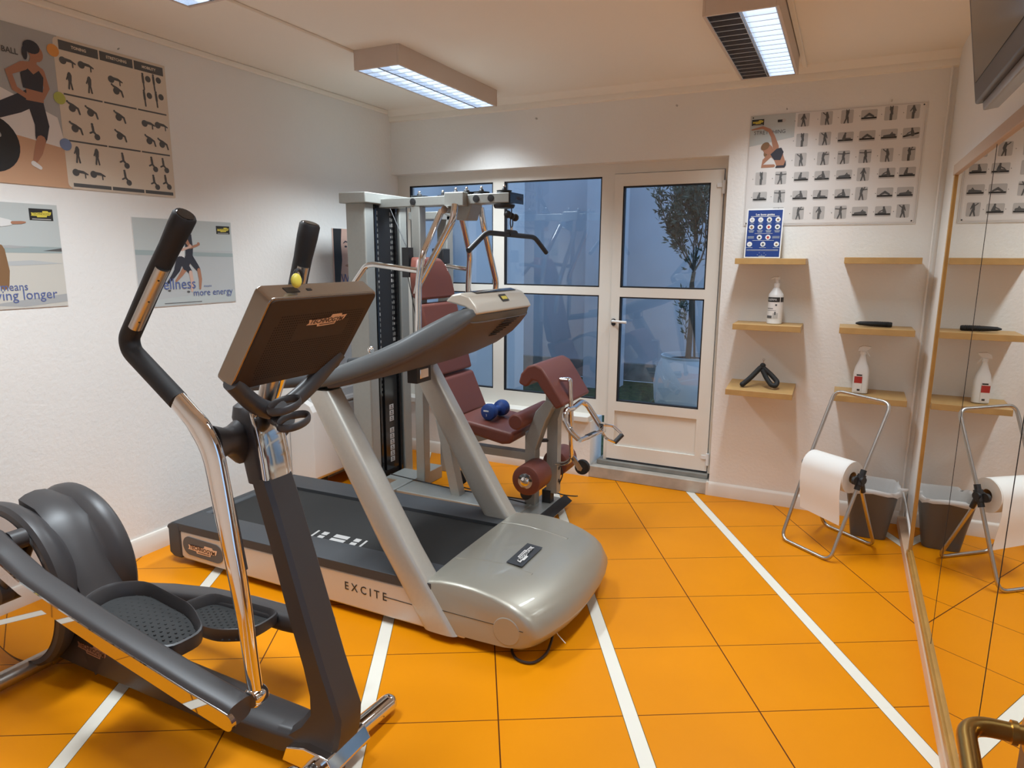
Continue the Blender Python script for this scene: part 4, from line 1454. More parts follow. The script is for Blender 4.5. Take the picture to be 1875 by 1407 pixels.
chrome_tube('curl_handle', [(-1.335, 3.52, .70), (-1.340, 3.66, .710), (-1.318, 3.70, .690), (-1.225, 3.71, .555)], .0165, .035)
b = MB()
b.tube([(-1.250, 3.41, .548), (-1.215, 3.73, .535)], .013, 'chrome', 12)
b.tube([(-1.243, 3.50, .5445), (-1.232, 3.62, .540)], .0155, 'black', 12)
b.build('curl_grip', gm)
sh_ = thing('stirrup_handle', 'small chrome stirrup handle with black grip hanging at the curl arm of the multi gym', 'handle', (-1.15, 3.74, .53))
b = MB()
b.tube(fillet([(-1.225, 3.70, .575), (-1.165, 3.74, .565), (-1.105, 3.74, .520), (-1.135, 3.70, .478), (-1.185, 3.68, .500), (-1.225, 3.69, .545)], .015), .008, 'chrome', 10)
b.box((-1.235, 3.685, .535), (-1.205, 3.725, .585), 'chrome')
b.build('frame', sh_)
b = MB()
b.tube([(-1.107, 3.743, .518), (-1.137, 3.697, .478)], .014, 'black', 14)
b.build('grip', sh_)
# foot plate and low pulley
b = MB()
X = Matrix.Translation((-1.445, 3.555, .062)) @ Matrix.Rotation(math.radians(35), 4, 'Y')
b.box((-.030, -.195, -.008), (.030, .195, .004), 'gymgrey', X)
b.box((-.030, -.195, .004), (.030, .195, .010), 'rubber', X)
b.build('foot_plate', gm, bevel=.002)
b = MB()
b.lathe((-1.60, 3.455, .16), (0, 1, 0), [(0, 0), (.035, 0), (.030, .008), (.035, .016), (0, .016)], 'black', 20)
b.lathe((-2.10, 3.54, .16), (0, 1, 0), [(0, 0), (.045, 0), (.038, .008), (.045, .016), (0, .016)], 'black', 20)
b.tube(fillet([(-2.66, 3.56, .095), (-2.10, 3.50, .092), (-1.60, 3.46, .125)], .1), .004, 'black', 6)
b.tube(fillet([(-2.12, 3.545, .60), (-2.13, 3.545, .30), (-2.145, 3.545, .16)], .1), .004, 'black', 6)
b.tube([(-2.10, 3.51, .115), (-1.60, 3.465, .10)], .004, 'black', 6)
b.build('cable_run', gm)
b = MB()
b.box((-1.545, 3.575, .08), (-1.49, 3.63, .16), 'black')
b.tube(fillet([(-1.50, 3.60, .15), (-1.42, 3.62, .13), (-1.36, 3.66, .12), (-1.37, 3.72, .10)], .03), .004, 'black', 6)
b.tube(fillet([(-1.46, 3.62, .18), (-1.43, 3.63, .26), (-1.47, 3.63, .36), (-1.50, 3.63, .44)], .03), .004, 'black', 6)
b.build('low_pulley', gm)

# blue dumbbell on the seat
db = MB()
p0, p1 = V(-1.865, 3.460, .628), V(-1.845, 3.660, .628)
ax = (p1-p0).normalized()
db.lathe(p0, ax, [(0, 0), (.030, 0), (.047, .010), (.051, .028), (.046, .056), (.024, .072), (.019, .10), (.024, .128), (.046, .144), (.051, .172), (.047, .190), (.030, .200), (0, .200)], 'blue', 28)
db.box((-1.885, 3.4585, .634), (-1.845, 3.4600, .642), 'white_ink')
db.text('2', .018, p0 + V(0, -.0005, -.016), (1, 0, 0), (0, 0, 1), 'white_ink')
tag(db.build('dumbbell', loc=V(-1.85, 3.56, .565)), 'blue dumbbell lying on the oxblood seat of the multi gym', 'dumbbell')

# ================================================================== WHITE CABINET BY THE LEFT WALL
cb_ = thing('fan_coil_cabinet', 'low white air cabinet against the left wall behind the treadmill', 'cabinet', (-3.1, 3.65, .09))
b = MB()
b.prism([(XL+.004, .09), (-3.02, .09), (-2.985, .12), (-2.985, .56), (-3.01, .60), (-3.10, .64), (XL+.004, .64)], 'y', 3.20, 4.12, 'cabinet')
b.build('body', cb_, bevel=.004)
b = MB()
b.prism([(-3.085, .638), (-3.02, .604), (-3.024, .600), (-3.088, .632)], 'y', 3.25, 4.07, 'cell')
b.tube([(-2.990, 3.25, .585), (-2.990, 4.07, .585)], .008, 'cabinet', 10)
b.build('grille', cb_)
b = MB()
b.box((XL+.01, 3.30, 0.0), (-3.03, 3.36, .092), 'black')
b.build('foot', cb_)
b = MB()
b.box((XL+.01, 3.96, 0.0), (-3.03, 4.02, .092), 'black')
b.build('foot', cb_)

# ================================================================== POSTERS ON THE LEFT WALL
UX, VZ = V(0, 1, 0), V(0, 0, 1)
# exercise ball poster: y 1.56..2.49, z 1.842..2.487
f = Flat(V(XL+.004, 1.56, 1.842), UX, VZ, .932, .645, 'postc')
f.rect(0, 0, .405, .645, 'postg', 1)
f.poly([(0, 0), (.400, 0), (.395, .17), (.20, .20), (0, .21)], 'tan', 2)
f.poly([(0, .21), (.20, .20), (.395, .17), (.37, .30), (0, .44)], 'postw', 2)
f.rect(.385, .004, .928, .641, 'postc', 3, r=.02)
f.text('FITNESS BALL', .032, .150, .535, 'greyink', bold=.0008, layer=4, sx=.9)
f.disc(.085, .155, .115, 'ink', 4, n=32)
f.disc(.115, .200, .022, 'postg', 5, ry=.012, rot=-.8)
# woman in dark sports clothes, hand on hip, foot on the ball
f.stroke([(.272, .365), (.205, .325), (.125, .285), (.085, .262)], [.034, .034, .028, .022], 'dkcloth', 5)
f.stroke([(.282, .352), (.300, .255), (.290, .200)], [.034, .030, .024], 'dkcloth', 5)
f.stroke([(.290, .195), (.272, .140), (.256, .105)], [.019, .017, .010], 'skin', 5)
f.stroke([(.246, .092), (.272, .076)], [.011, .008], 'postw', 6)
f.poly([(.246, .350), (.318, .350), (.320, .385), (.312, .42), (.246, .42), (.252, .385)], 'skin', 6)
f.poly([(.240, .398), (.318, .393), (.328, .455), (.312, .480), (.288, .460), (.258, .488), (.236, .455)], 'dkcloth', 7)
f.poly([(.246, .460), (.322, .455), (.324, .492), (.296, .512), (.252, .505)], 'skin', 6)
f.stroke([(.252, .488), (.190, .450), (.206, .388), (.256, .362)], [.018, .015, .013, .010], 'skin', 8)
f.stroke([(.320, .480), (.338, .415), (.314, .370)], [.015, .012, .009], 'skin', 5)
f.stroke([(.288, .498), (.297, .525)], [.014, .014], 'skin', 7)
f.disc(.308, .548, .029, 'skin', 8, ry=.034)
f.disc(.292, .570, .034, 'dkcloth', 9, ry=.027)
f.disc(.262, .540, .011, 'dkcloth', 8, ry=.027)
for cx, cz, m in ((.382, .580, 'orange'), (.388, .385, 'green'), (.392, .190, 'bluebadge')):
    f.disc(cx, cz, .026, m, 6, n=20)
for a0, a1, t in ((.408, .585, 'TONING'), (.592, .755, 'STRETCHING'), (.762, .918, 'MOBILITY')):
    f.rect(a0, .592, a1, .632, 'greyink', 5)
    f.text(t, .017, (a0+a1)/2, .612, 'postc', layer=6, bold=.0006)
    for z in (.404, .206):
        f.rect(a0, z, a1, z+.007, 'greyink', 5)
    f.rect(a0, .010, a1, .026, 'greyink', 5)
rp = random.Random(3)
def ballfig(f, x, z, kind):
    m = 'greyink'
    if kind == 0:
        f.disc(x-.022, z, .016, m, 5, n=12)
        f.stroke([(x-.02, z+.006), (x+.012, z+.004), (x+.032, z-.004)], [.007, .006, .003], m, 6)
        f.stroke([(x+.020, z), (x+.020, z-.02)], .003, m, 6)
    elif kind == 1:
        f.disc(x, z+.030, .007, m, 5, n=8)
        f.stroke([(x, z+.024), (x, z)], [.010, .008], m, 5)
        f.stroke([(x-.002, z), (x-.007, z-.034)], .004, m, 5)
        f.stroke([(x+.002, z), (x+.008, z-.034)], .004, m, 5)
        f.stroke([(x-.008, z+.018), (x-.014, z+.004)], .003, m, 5)
    elif kind == 2:
        f.disc(x-.006, z, .016, m, 5, n=12)
        f.stroke([(x-.022, z+.022), (x-.002, z+.012), (x+.020, z+.002), (x+.026, z-.020)], [.004, .007, .005, .004], m, 6)
        f.disc(x-.026, z+.026, .005, m, 6, n=8)
    elif kind == 3:
        f.disc(x+.014, z+.016, .015, m, 5, n=12)
        f.stroke([(x-.014, z+.026), (x-.012, z-.006)], [.006, .006], m, 5)
        f.stroke([(x-.012, z-.006), (x-.010, z-.036)], .004, m, 5)
        f.disc(x-.014, z+.034, .006, m, 5, n=8)
    else:
        f.disc(x+.014, z-.022, .014, m, 5, n=12)
        f.stroke([(x-.004, z+.024), (x-.002, z), (x+.010, z-.012)], [.006, .006, .004], m, 5)
        f.stroke([(x-.002, z), (x-.018, z-.008)], .004, m, 5)
        f.disc(x-.005, z+.032, .006, m, 5, n=8)
rows = [(.548, (0, 0, None, 3, 3)), (.470, (1, 1, 2, 3, 3)), (.350, (2, 2, 2, 0, 0)), (.262, (2, 4, 2, 2, 2)), (.155, (1, 1, 4, 4, 4)), (.070, (0, 0, 4, 4, 4))]
for z, ks in rows:
    for cx, k in zip((.445, .525, .660, .815, .880), ks):
        if k is None:
            ballfig(f, cx, z-.03, 0)
        else:
            ballfig(f, cx+rp.uniform(-.006, .006), z-.06*(cx-.44)*0+rp.uniform(-.004, .004), k)
f.done('exercise_ball_poster', 'wide poster of exercise ball exercises with a woman in dark sportswear', 'poster')

# beach poster 'means living longer': y 1.25..1.885, z 1.318..1.765
f = Flat(V(XL+.004, 1.250, 1.318), UX, VZ, .633, .447, 'postw')
f.rect(.002, .262, .631, .445, 'sky1', 1)
f.poly([(.002, .240), (.631, .235), (.631, .262), (.002, .272)], 'sea', 2)
f.rect(.002, .002, .631, .240, 'sand', 1)
f.poly([(.30, .262), (.42, .268), (.50, .262), (.44, .255)], 'postg', 3)
f.poly([(.55, .245), (.631, .258), (.631, .243)], 'greyink', 3)
f.poly([(.20, .19), (.50, .205), (.631, .19), (.44, .182)], 'sandg', 2)
f.poly([(.30, .02), (.631, .055), (.631, .02), (.45, .006)], 'postg', 2)
f.stroke([(.33, .375), (.40, .362), (.43, .362)], [.022, .018, .012], 'white_ink', 5)
f.poly([(.24, .40), (.35, .40), (.378, .32), (.388, .24), (.25, .24)], 'white_ink', 4)
f.stroke([(.44, .362), (.475, .364), (.492, .366)], [.006, .006, .003], 'skin', 6)
f.stroke([(.372, .25), (.385, .16), (.380, .10)], [.026, .022, .018], 'brown', 4)
f.stroke([(.30, .25), (.30, .16), (.28, .10)], [.028, .022, .018], 'brown', 4)
f.disc(.30, .425, .018, 'skin', 4)
f.tlogo(.512, .376, .098, .050)
f.text('Wellness means', .048, .330, .092, 'bluetext', layer=5, sx=.9)
f.text('living longer', .060, .452, .056, 'bluetext', layer=5, sx=.94)
f.done('beach_poster', 'beach poster reading means living longer, lowest at the left edge of the photo', 'poster')

# runner poster: y 2.232..2.837, z 1.283..1.733
f = Flat(V(XL+.004, 2.232, 1.283), UX, VZ, .605, .450, 'postw')
f.rect(.002, .290, .603, .448, 'sky1', 1)
f.rect(.002, .002, .603, .290, 'sandg', 1)
f.poly([(.002, .29), (.603, .275), (.603, .255), (.002, .265)], 'sea', 2)
f.poly([(.002, .03), (.603, .07), (.603, .004), (.002, .004)], 'sky1', 2)
def runner(ox, dz, top, skin):
    f.disc(ox+.006, .405+dz, .018, skin, 5, ry=.022)
    f.poly([(ox-.030, .370+dz), (ox+.020, .375+dz), (ox+.024, .300+dz), (ox+.016, .245+dz), (ox-.028, .245+dz), (ox-.022, .30+dz)], top, 4)
    f.stroke([(ox-.020, .350+dz), (ox+.008, .305+dz), (ox+.052, .318+dz)], [.012, .009, .006], skin, 6)
    f.disc(ox+.060, .325+dz, .009, skin, 6)
    f.stroke([(ox, .250+dz), (ox+.035, .205+dz), (ox+.050, .185+dz)], [.022, .016, .012], 'dkcloth', 5)
    f.stroke([(ox+.050, .185+dz), (ox+.056, .135+dz), (ox+.050, .085+dz)], [.011, .010, .006], skin, 5)
    f.stroke([(ox-.010, .250+dz), (ox-.030, .200+dz), (ox-.060, .165+dz), (ox-.095, .130+dz)], [.022, .016, .011, .006], 'dkcloth' if top != 'dkcloth' else skin, 4)
    f.stroke([(ox-.010, .250+dz), (ox-.034, .200+dz)], [.022, .016], 'dkcloth', 5)
runner(.315, 0, 'dkcloth', 'skin')
runner(.262, -.012, 'white_ink', 'skinl')
f.disc(.29, .070, .010, 'greyink', 3, ry=.006)
f.disc(.175, .080, .009, 'greyink', 3, ry=.005)
f.text('Wellness', .082, .200, .112, 'bluetext', layer=7, sx=.92)
f.text('means', .020, .415, .098, 'bluetext', layer=7)
f.text('more energy', .052, .450, .062, 'bluetext', layer=7, sx=.98)
f.rect(.14, .012, .37, .016, 'greyink', 3)
f.tlogo(.500, .382, .092, .044)
f.done('runner_poster', 'poster of two runners reading more energy, behind the near handle of the elliptical', 'poster')

# portrait poster partly behind the weight tower: y 3.69..4.13, z 1.28..1.735
f = Flat(V(XL+.004, 3.690, 1.270), UX, VZ, .440, .465, 'postw')
f.rect(.002, .09, .438, .463, 'skinl', 1)
f.poly([(.012, .09), (.012, .463), (.10, .463), (.088, .36), (.095, .25), (.078, .16), (.07, .09)], 'ink', 2)
f.stroke([(.115, .365), (.135, .378), (.160, .372)], [.003, .005, .003], 'dkcloth', 3)
f.disc(.138, .342, .014, 'dkcloth', 3, ry=.007)
f.stroke([(.178, .345), (.195, .272), (.172, .258)], .003, 'skin', 3)
f.disc(.155, .210, .030, 'skin', 3, ry=.009)
f.text('Wellness', .095, .235, .115, 'bluetext', layer=5, sx=.9)
f.done('portrait_poster', 'poster with a close-up face and dark hair, half hidden by the weight tower', 'poster')
# picture nails above the posters
for x0, y0, z0, lab in ((XL, 1.60, 2.512, 'tiny hook above the exercise ball poster at its left'), (XL, 2.25, 2.505, 'tiny hook above the exercise ball poster towards its right')):
    b = MB()
    b.tube([(x0, y0, z0), (x0+.012, y0, z0+.003)], .003, 'steel', 8)
    tag(b.build('wall_hook', loc=(x0, y0, z0)), lab, 'hook')

# ================================================================== STRETCHING POSTER ON THE BACK WALL
PX0, PZ0, PW, PH = -.592, 1.738, .905, .638
f = Flat(V(PX0, YB-.004, PZ0), V(1, 0, 0), VZ, PW, PH, 'postw', t=.0035)
f.rect(.004, .004, PW-.004, PH-.004, 'cell', 1)
f.rect(.006, .006, PW-.006, PH-.006, 'postw', 2)
f.poly([(.006, .34), (.250, .34), (.250, PH-.006), (.006, PH-.006)], 'sky1', 3)
f.poly([(.006, .34), (.250, .34), (.250, .50), (.006, .46)], 'postw', 4)
f.rect(.250, .325, PW-.012, PH-.008, 'postw', 5, r=.018)
f.rect(.012, .012, PW-.012, .340, 'postw', 5, r=.012)
f.tlogo(.012, .578, .068, .034, 6)
f.rect(.155, .588, .182, .602, 'ink', 6)
f.disc(.190, .596, .010, 'cell', 6)
f.text('STRETCHING', .030, .115, .535, 'greyink', layer=7, sx=.98)
# bending woman
f.stroke([(.015, .555), (.075, .565), (.115, .545)], [.003, .008, .010], 'skin', 8)
f.stroke([(.115, .545), (.135, .510), (.155, .450)], [.010, .011, .017], 'skin', 8)
f.poly([(.110, .420), (.150, .450), (.190, .440), (.200, .400), (.215, .360), (.205, .345), (.165, .345), (.150, .380)], 'skin', 8)
f.poly([(.128, .410), (.160, .440), (.185, .445), (.200, .420), (.185, .375), (.150, .378)], 'dkcloth', 9)
f.stroke([(.135, .415), (.095, .375), (.085, .345), (.150, .345)], [.013, .011, .010, .008], 'skin', 8)
f.disc(.112, .440, .026, 'skin', 10, ry=.032, rot=.7)
f.disc(.096, .458, .026, 'brown', 11, ry=.020, rot=.7)
f.disc(.100, .415, .010, 'brown', 9, ry=.016)
f.poly([(.165, .345), (.205, .345), (.215, .375), (.218, .345), (.210, .332), (.160, .332)], 'dkcloth', 9)
def stretchfig(f, x, z, k, w):
    m = 'greyink'
    L = 8
    if w == 't':
        f.rect(x-.032, z-.036, x+.030, z+.036, 'cell', 6, r=.006)
        f.disc(x, z+.028, .0055, m, L, n=8)
        f.stroke([(x, z+.022), (x+(.004 if k % 2 else -.003), z-.004)], [.007, .006], m, L)
        lg = ((-.010, .010), (-.003, .003), (-.014, .006), (-.004, .012))[k % 4]
        for q in lg:
            f.stroke([(x+(.002 if q > 0 else -.002), z-.004), (x+q, z-.034)], [.0045, .003], m, L)
        ar = (((-.006, .018, -.014, .004), (.006, .018, .012, .004)), ((-.006, .018, -.006, .036), (.006, .018, .006, .036)), ((-.006, .018, -.028, .020), (.006, .018, .028, .020)), ((-.006, .018, -.020, .030), (.006, .018, .010, .002)), ((-.006, .018, .026, .022), (.006, .018, .014, .034)))[k % 5]
        for a in ar:
            f.stroke([(x+a[0], z+a[1]), (x+a[2], z+a[3])], .0026, m, L)
    else:
        f.rect(x-.040, z-.028, x+.040, z+.028, 'cell', 6, r=.006)
        f.stroke([(x-.034, z-.016), (x+.034, z-.016+(.0 if k != 7 else .014))], .0045, 'ink', L)
        if k % 4 == 0:
            f.stroke([(x-.022, z-.010), (x, z+.004), (x+.022, z-.008)], [.004, .008, .004], m, L)
        elif k % 4 == 1:
            f.stroke([(x-.008, z-.008), (x-.004, z+.012)], [.009, .006], m, L)
            f.stroke([(x-.006, z-.008), (x+.024, z-.009)], .0045, m, L)
            f.disc(x-.002, z+.020, .0055, m, L, n=8)
        elif k % 4 == 2:
            f.stroke([(x-.024, z-.008), (x+.024, z-.006)], [.005, .009], m, L)
            f.stroke([(x+.004, z-.006), (x+.014, z+.010), (x+.020, z-.008)], .004, m, L)
        else:
            f.stroke([(x+.008, z-.008), (x+.004, z+.014)], [.010, .006], m, L)
            f.stroke([(x+.006, z-.008), (x-.022, z-.009)], [.005, .004], m, L)
            f.stroke([(x+.004, z+.010), (x-.018, z-.002)], .0026, m, L)
            f.disc(x+.003, z+.022, .0055, m, L, n=8)
    f.disc(x-.046, z-.002, .0022, 'ink', L, n=6)
cols6 = [.295, .415, .520, .628, .735, .840]
grid = [(.590, ['t0', 't3', 't6', 'h0', 't1', 't5']), (.480, ['t1', 't8', 'h1', 'h0', 'h2', 'h7']), (.372, ['t3', 't4', 't2', 't7', 't3', 't9'])]
for z, row in grid:
    for x, c in zip(cols6, row):
        stretchfig(f, x, z, int(c[1:]), c[0])
cols8 = [.085, .195, .306, .416, .530, .628, .744, .842]
grid = [(.275, ['t1', 't2', 'h1', 'h3', 'h2', 't0', 'h3', 'h1']), (.170, ['h1', 't7', 'h3', 'h1', 'h3', 't4', 'h0', 'h2']), (.070, ['h0', 't2', 't4', 't5', 't2', 'h2', 'h3', 't8'])]
for z, row in grid:
    for x, c in zip(cols8, row):
        stretchfig(f, x, z, int(c[1:]), c[0])
for a, c in ((.018, .016), (PW-.018, .016), (.018, PH-.016), (PW-.018, PH-.016)):
    f.disc(a, c, .004, 'ink', 9, n=10)
f.done('stretching_poster', 'framed stretching poster with six rows of small figures, above the wooden shelves', 'poster')
for x, z, lab in ((PX0+.20, 2.395, 'small hook above the stretching poster at its left'), (.14, 2.392, 'small hook above the stretching poster at its right')):
    b = MB()
    b.tube([(x, YB, z), (x, YB-.012, z+.003)], .0035, 'steel', 8)
    tag(b.build('wall_hook', loc=(x, YB, z)), lab, 'hook')

# ================================================================== SHELVES
def shelf(x0, x1, zb, depth, lab, sag=0.0):
    b = MB()
    t = .034
    b.loft([[V(x0, YB-.001, zb), V(x1, YB-.001, zb), V(x1, YB-.001, zb-t), V(x0, YB-.001, zb-t)], [V(x0, YB-depth, zb-sag), V(x1, YB-depth, zb-sag), V(x1, YB-depth, zb-t-sag), V(x0, YB-depth, zb-t-sag)]], 'oak')
    return tag(b.build('wall_shelf', bevel=.0015, smooth=False, loc=((x0+x1)/2, YB, zb)), lab, 'shelf', 'oak wall shelves')
shelf(-.595, -.212, 1.546, .225, 'oak wall shelf carrying the blue notice, top of the left column')
shelf(-.583, -.207, 1.163, .235, 'oak wall shelf carrying the pump bottle, middle of the left column')
shelf(-.596, -.221, .793, .262, 'oak wall shelf carrying the rubber strap, lowest of the left column', .022)
shelf(-.018, .352, 1.554, .225, 'empty oak wall shelf, top of the right column')
shelf(-.010, .357, 1.170, .235, 'oak wall shelf carrying the black bar, middle of the right column')
shelf(-.006, .356, .795, .245, 'oak wall shelf carrying the spray bottle, lowest of the right column', .008)

# blue notice leaning against the wall
nz, nx = 1.5475, -.560
tl = math.atan2(.055, .285)
vv = V(.0, math.sin(tl)*.55, math.cos(tl)).normalized()
f = Flat(V(nx, YB-.115, nz+.001), V(1, 0, 0), vv, .202, .286, 'white', t=.002)
f.rect(.006, .006, .196, .278, 'navy', 1)
f.text('Les bons gestes', .0165, .101, .252, 'white_ink', layer=3, bold=.0004)
f.rect(.022, .240, .180, .2425, 'white_ink', 3)
def icon(x, z, k):
    f.disc(x, z, .0145, 'white_ink', 3, n=18)
    mk = ('cell', 'cell', 'greyink', 'brown', 'brown', 'ink', 'red', 'ink')[k % 8]
    f.disc(x, z-.001, .007, mk, 4, ry=.006 if k % 2 else .008, n=10)
for j, x in enumerate((.030, .078, .126, .174)):
    icon(x, .222, j)
    icon(x, .180, j+4)
    f.rect(x-.013, .2015, x+.013, .2035, 'sky1', 3)
    for q in range(3):
        f.rect(x-.016+.002*q, .1585-.005*q, x+.016-.002*q, .1605-.005*q, 'sky1', 3)
f.rect(.050, .141, .150, .1425, 'white_ink', 3)
icon(.078, .120, 7)
icon(.126, .120, 6)
for z in (.124, .119, .114):
    f.rect(.012, z, .048, z+.0018, 'sky1', 3)
    f.rect(.150, z, .190, z+.0018, 'sky1', 3)
f.rect(.040, .101, .160, .1025, 'white_ink', 3)
for j, x in enumerate((.026, .101, .176)):
    icon(x, .080, j+1)
    f.rect(x-.018, .059, x+.018, .061, 'sky1', 3)
f.rect(.012, .046, .188, .0475, 'white_ink', 3)
f.rect(.012, .042, .188, .0432, 'sky1', 3)
for x, z in ((.085, .030), (.112, .028), (.075, .018), (.098, .018), (.122, .018)):
    f.disc(x, z, .002, 'sky1', 3, n=5)
f.rect(.082, .008, .118, .011, 'sky1', 3)
f.done('notice_sheet', 'blue notice sheet with round white pictograms leaning on the top left shelf', 'notice')

# pump bottle
t = thing('pump_bottle', 'white pump bottle with a black labelled band on the middle left shelf', 'bottle', (-.362, YB-.125, 1.1640))
c = V(-.362, YB-.125, 1.1640)
b = MB()
b.lathe(c, (0, 0, 1), [(0, 0), (.038, 0), (.042, .004), (.042, .165), (.040, .175), (.020, .205), (.015, .212), (.015, .218), (0, .218)], 'white', 36)
b.build('bottle', t)
b = MB()
b.lathe(c+V(0, 0, .030), (0, 0, 1), [(.0424, 0), (.0426, 0), (.0426, .130), (.0424, .130)], 'postw', 36, cap=False)
b.build('label', t)
def wrap(b, a0, a1, z0, z1, m, r=.0430):
    n = 8
    ang = lambda s: -PI/2 - .30 + s
    ring = []
    for k in range(n):
        s0, s1 = a0+(a1-a0)*k/n, a0+(a1-a0)*(k+1)/n
        b.poly([c+V(r*math.cos(ang(s0)), r*math.sin(ang(s0)), z0), c+V(r*math.cos(ang(s1)), r*math.sin(ang(s1)), z0), c+V(r*math.cos(ang(s1)), r*math.sin(ang(s1)), z1), c+V(r*math.cos(ang(s0)), r*math.sin(ang(s0)), z1)], m)
b = MB()
wrap(b, -.9, .95, .130, .158, 'ink')
wrap(b, 1.05, 2.0, .130, .158, 'ink')
wrap(b, -.9, .1, .090, .094, 'greyink')
wrap(b, -.9, .5, .080, .082, 'greyink')
wrap(b, .35, .6, .108, .118, 'greyink')
wrap(b, -.9, .0, .034, .050, 'greyink')
wrap(b, .1, .8, .034, .066, 'cell')
wrap(b, .3, .5, .055, .074, 'greyink')
b.text('GERMA', .016, c+V(-.012, -.0438, .144), V(1, -.29, 0), (0, 0, 1), 'white_ink', sx=.9)
b.build('print', t, smooth=False, flat2d=True)
b = MB()
b.lathe(c+V(0, 0, .216), (0, 0, 1), [(0, 0), (.016, 0), (.016, .020), (.008, .024), (.008, .042), (.014, .044), (.014, .058), (.008, .062), (0, .062)], 'white', 24)
b.tube(fillet([c+V(0, 0, .270), c+V(-.020, -.008, .272), c+V(-.034, -.012, .264)], .01), (.005, .005), 'white', 10)
b.build('pump', t)

# rubber strap handle on the lowest left shelf
t = thing('strap_handle', 'black rubber strap handle bent in a peak on the lowest left shelf', 'exercise handle', (-.42, YB-.13, .785))
def sz(y):
    return .793 - .022*(YB-y)/.262 + .001
b = MB()
y = YB-.14
b.tube(fillet([(-.505, y-.05, sz(y-.05)+.020), (-.47, y-.04, sz(y)+.050), (-.415, y, sz(y)+.118), (-.395, y, sz(y)+.118)], .03), .0155, 'rubber', 14)
b.ball((-.508, y-.052, sz(y-.052)+.018), .0165, 'rubber', 12)
b.tube(fillet([(-.412, y, sz(y)+.122), (-.360, y-.01, sz(y)+.085), (-.312, y-.03, sz(y)+.040), (-.322, y-.05, sz(y)+.018), (-.345, y-.05, sz(y)+.022), (-.375, y-.03, sz(y)+.055), (-.405, y-.01, sz(y)+.105)], .03), .0145, 'rubber', 14)
b.build('loop', t)
b = MB()
b.ball((-.405, y, sz(y)+.128), .017, 'rubber', 12)
b.tube([(-.405, y, sz(y)+.135), (-.402, y, sz(y)+.162)], .0035, 'steel', 8)
b.tube([(-.402+.006*math.cos(q), y, sz(y)+.164+.006*math.sin(q)) for q in [2*PI*k/12 for k in range(12)]], .0018, 'steel', 6, close=True)
plabel(b.build('swivel', t), 'steel ring on the tip')

# black bar on middle right shelf
b = MB()
b.tube([(.070, YB-.12, 1.1875), (.090, YB-.12, 1.1880), (.150, YB-.118, 1.1870), (.245, YB-.112, 1.1860), (.252, YB-.112, 1.1860)], [.004, .011, .014, .0145, .012], 'rubber', 14)
for k in range(8):
    b.tube([(.165+.009*k, YB-.117, 1.1870), (.169+.009*k, YB-.117, 1.1870)], .0152, 'rubber', 12)
tag(b.build('massage_bar', loc=(.16, YB-.12, 1.172)), 'slim black bar lying on the middle right shelf', 'bar')

# spray bottle on lowest right shelf
c = V(.125, YB-.135, .7925)
t = thing('spray_bottle', 'translucent white spray bottle with a red label on the lowest right shelf', 'bottle', c)
b = MB()
b.loft([super_ring(c+V(0, 0, z), (1, 0, 0), (0, 1, 0), rx, ry, 24, .7) for z, rx, ry in ((0, .036, .024), (.004, .040, .028), (.120, .040, .028), (.150, .034, .026), (.185, .020, .018), (.215, .013, .013), (.225, .013, .013))], 'white')
b.build('bottle', t)
b = MB()
b.poly([c+V(-.034, -.0272, .010), c+V(.006, -.0300, .010), c+V(.006, -.0300, .115), c+V(-.034, -.0272, .115)], 'postw')
b.poly([c+V(-.034, -.0278, .060), c+V(.006, -.0306, .060), c+V(.006, -.0306, .098), c+V(-.034, -.0278, .098)], 'red')
b.poly([c+V(-.024, -.0286, .102), c+V(.004, -.0306, .102), c+V(.004, -.0306, .110), c+V(-.024, -.0286, .110)], 'ink')
b.poly([c+V(-.016, -.0294, .016), c+V(-.002, -.0304, .016), c+V(-.002, -.0304, .026), c+V(-.016, -.0294, .026)], 'ink')
b.build('label', t, smooth=False, flat2d=True)
b = MB()
b.tube([c+V(0, 0, .222), c+V(0, 0, .242)], .016, 'white', 18)
b.prism([(c.x-.030, c.z+.240), (c.x+.012, c.z+.240), (c.x+.034, c.z+.258), (c.x+.036, c.z+.268), (c.x-.005, c.z+.272), (c.x-.024, c.z+.262)], 'y', c.y-.010, c.y+.010, 'white')
b.tube([c+V(.014, 0, .244), c+V(.022, 0, .228), c+V(.034, 0, .212)], (.004, .007), 'white', 8)
b.build('trigger_head', t, bevel=.003)

# ================================================================== PAPER ROLL STAND
ps = thing('paper_roll_stand', 'folding steel floor stand holding a big paper roll, in front of the shelves', 'paper roll stand', (.03, 3.90, 0))
wd = V(.78, -.62, 0).normalized()
nd = V(.62, .78, 0).normalized()
A0, B0 = V(-.200, 3.840, .010), V(.050, 3.640, .010)
A1, B1 = V(.001, 4.093, .826), V(.266, 3.905, .815)
CA, CB = V(-.105, 3.958, .430), V(.156, 3.772, .425)
rT = .0095
b = MB()
pts = [CA, A0, B0, B1, A1, CA]
b.tube(fillet([CA, A0, B0, CB, B1, A1, CA+V(0.0005, 0, .002)], [0, .05, .05, 0, .05, .05, 0], 8), rT, 'steel', 12)
b.build('front_frame', ps)
b = MB()
C0, D0 = V(.006, 4.166, .010), V(.262, 3.954, .010)
b.tube(fillet([CA+V(0, 0, -.02), C0, D0, CB+V(0, 0, -.02)], [0, .05, .05, 0], 8), rT, 'steel', 12)
b.build('rear_frame', ps)
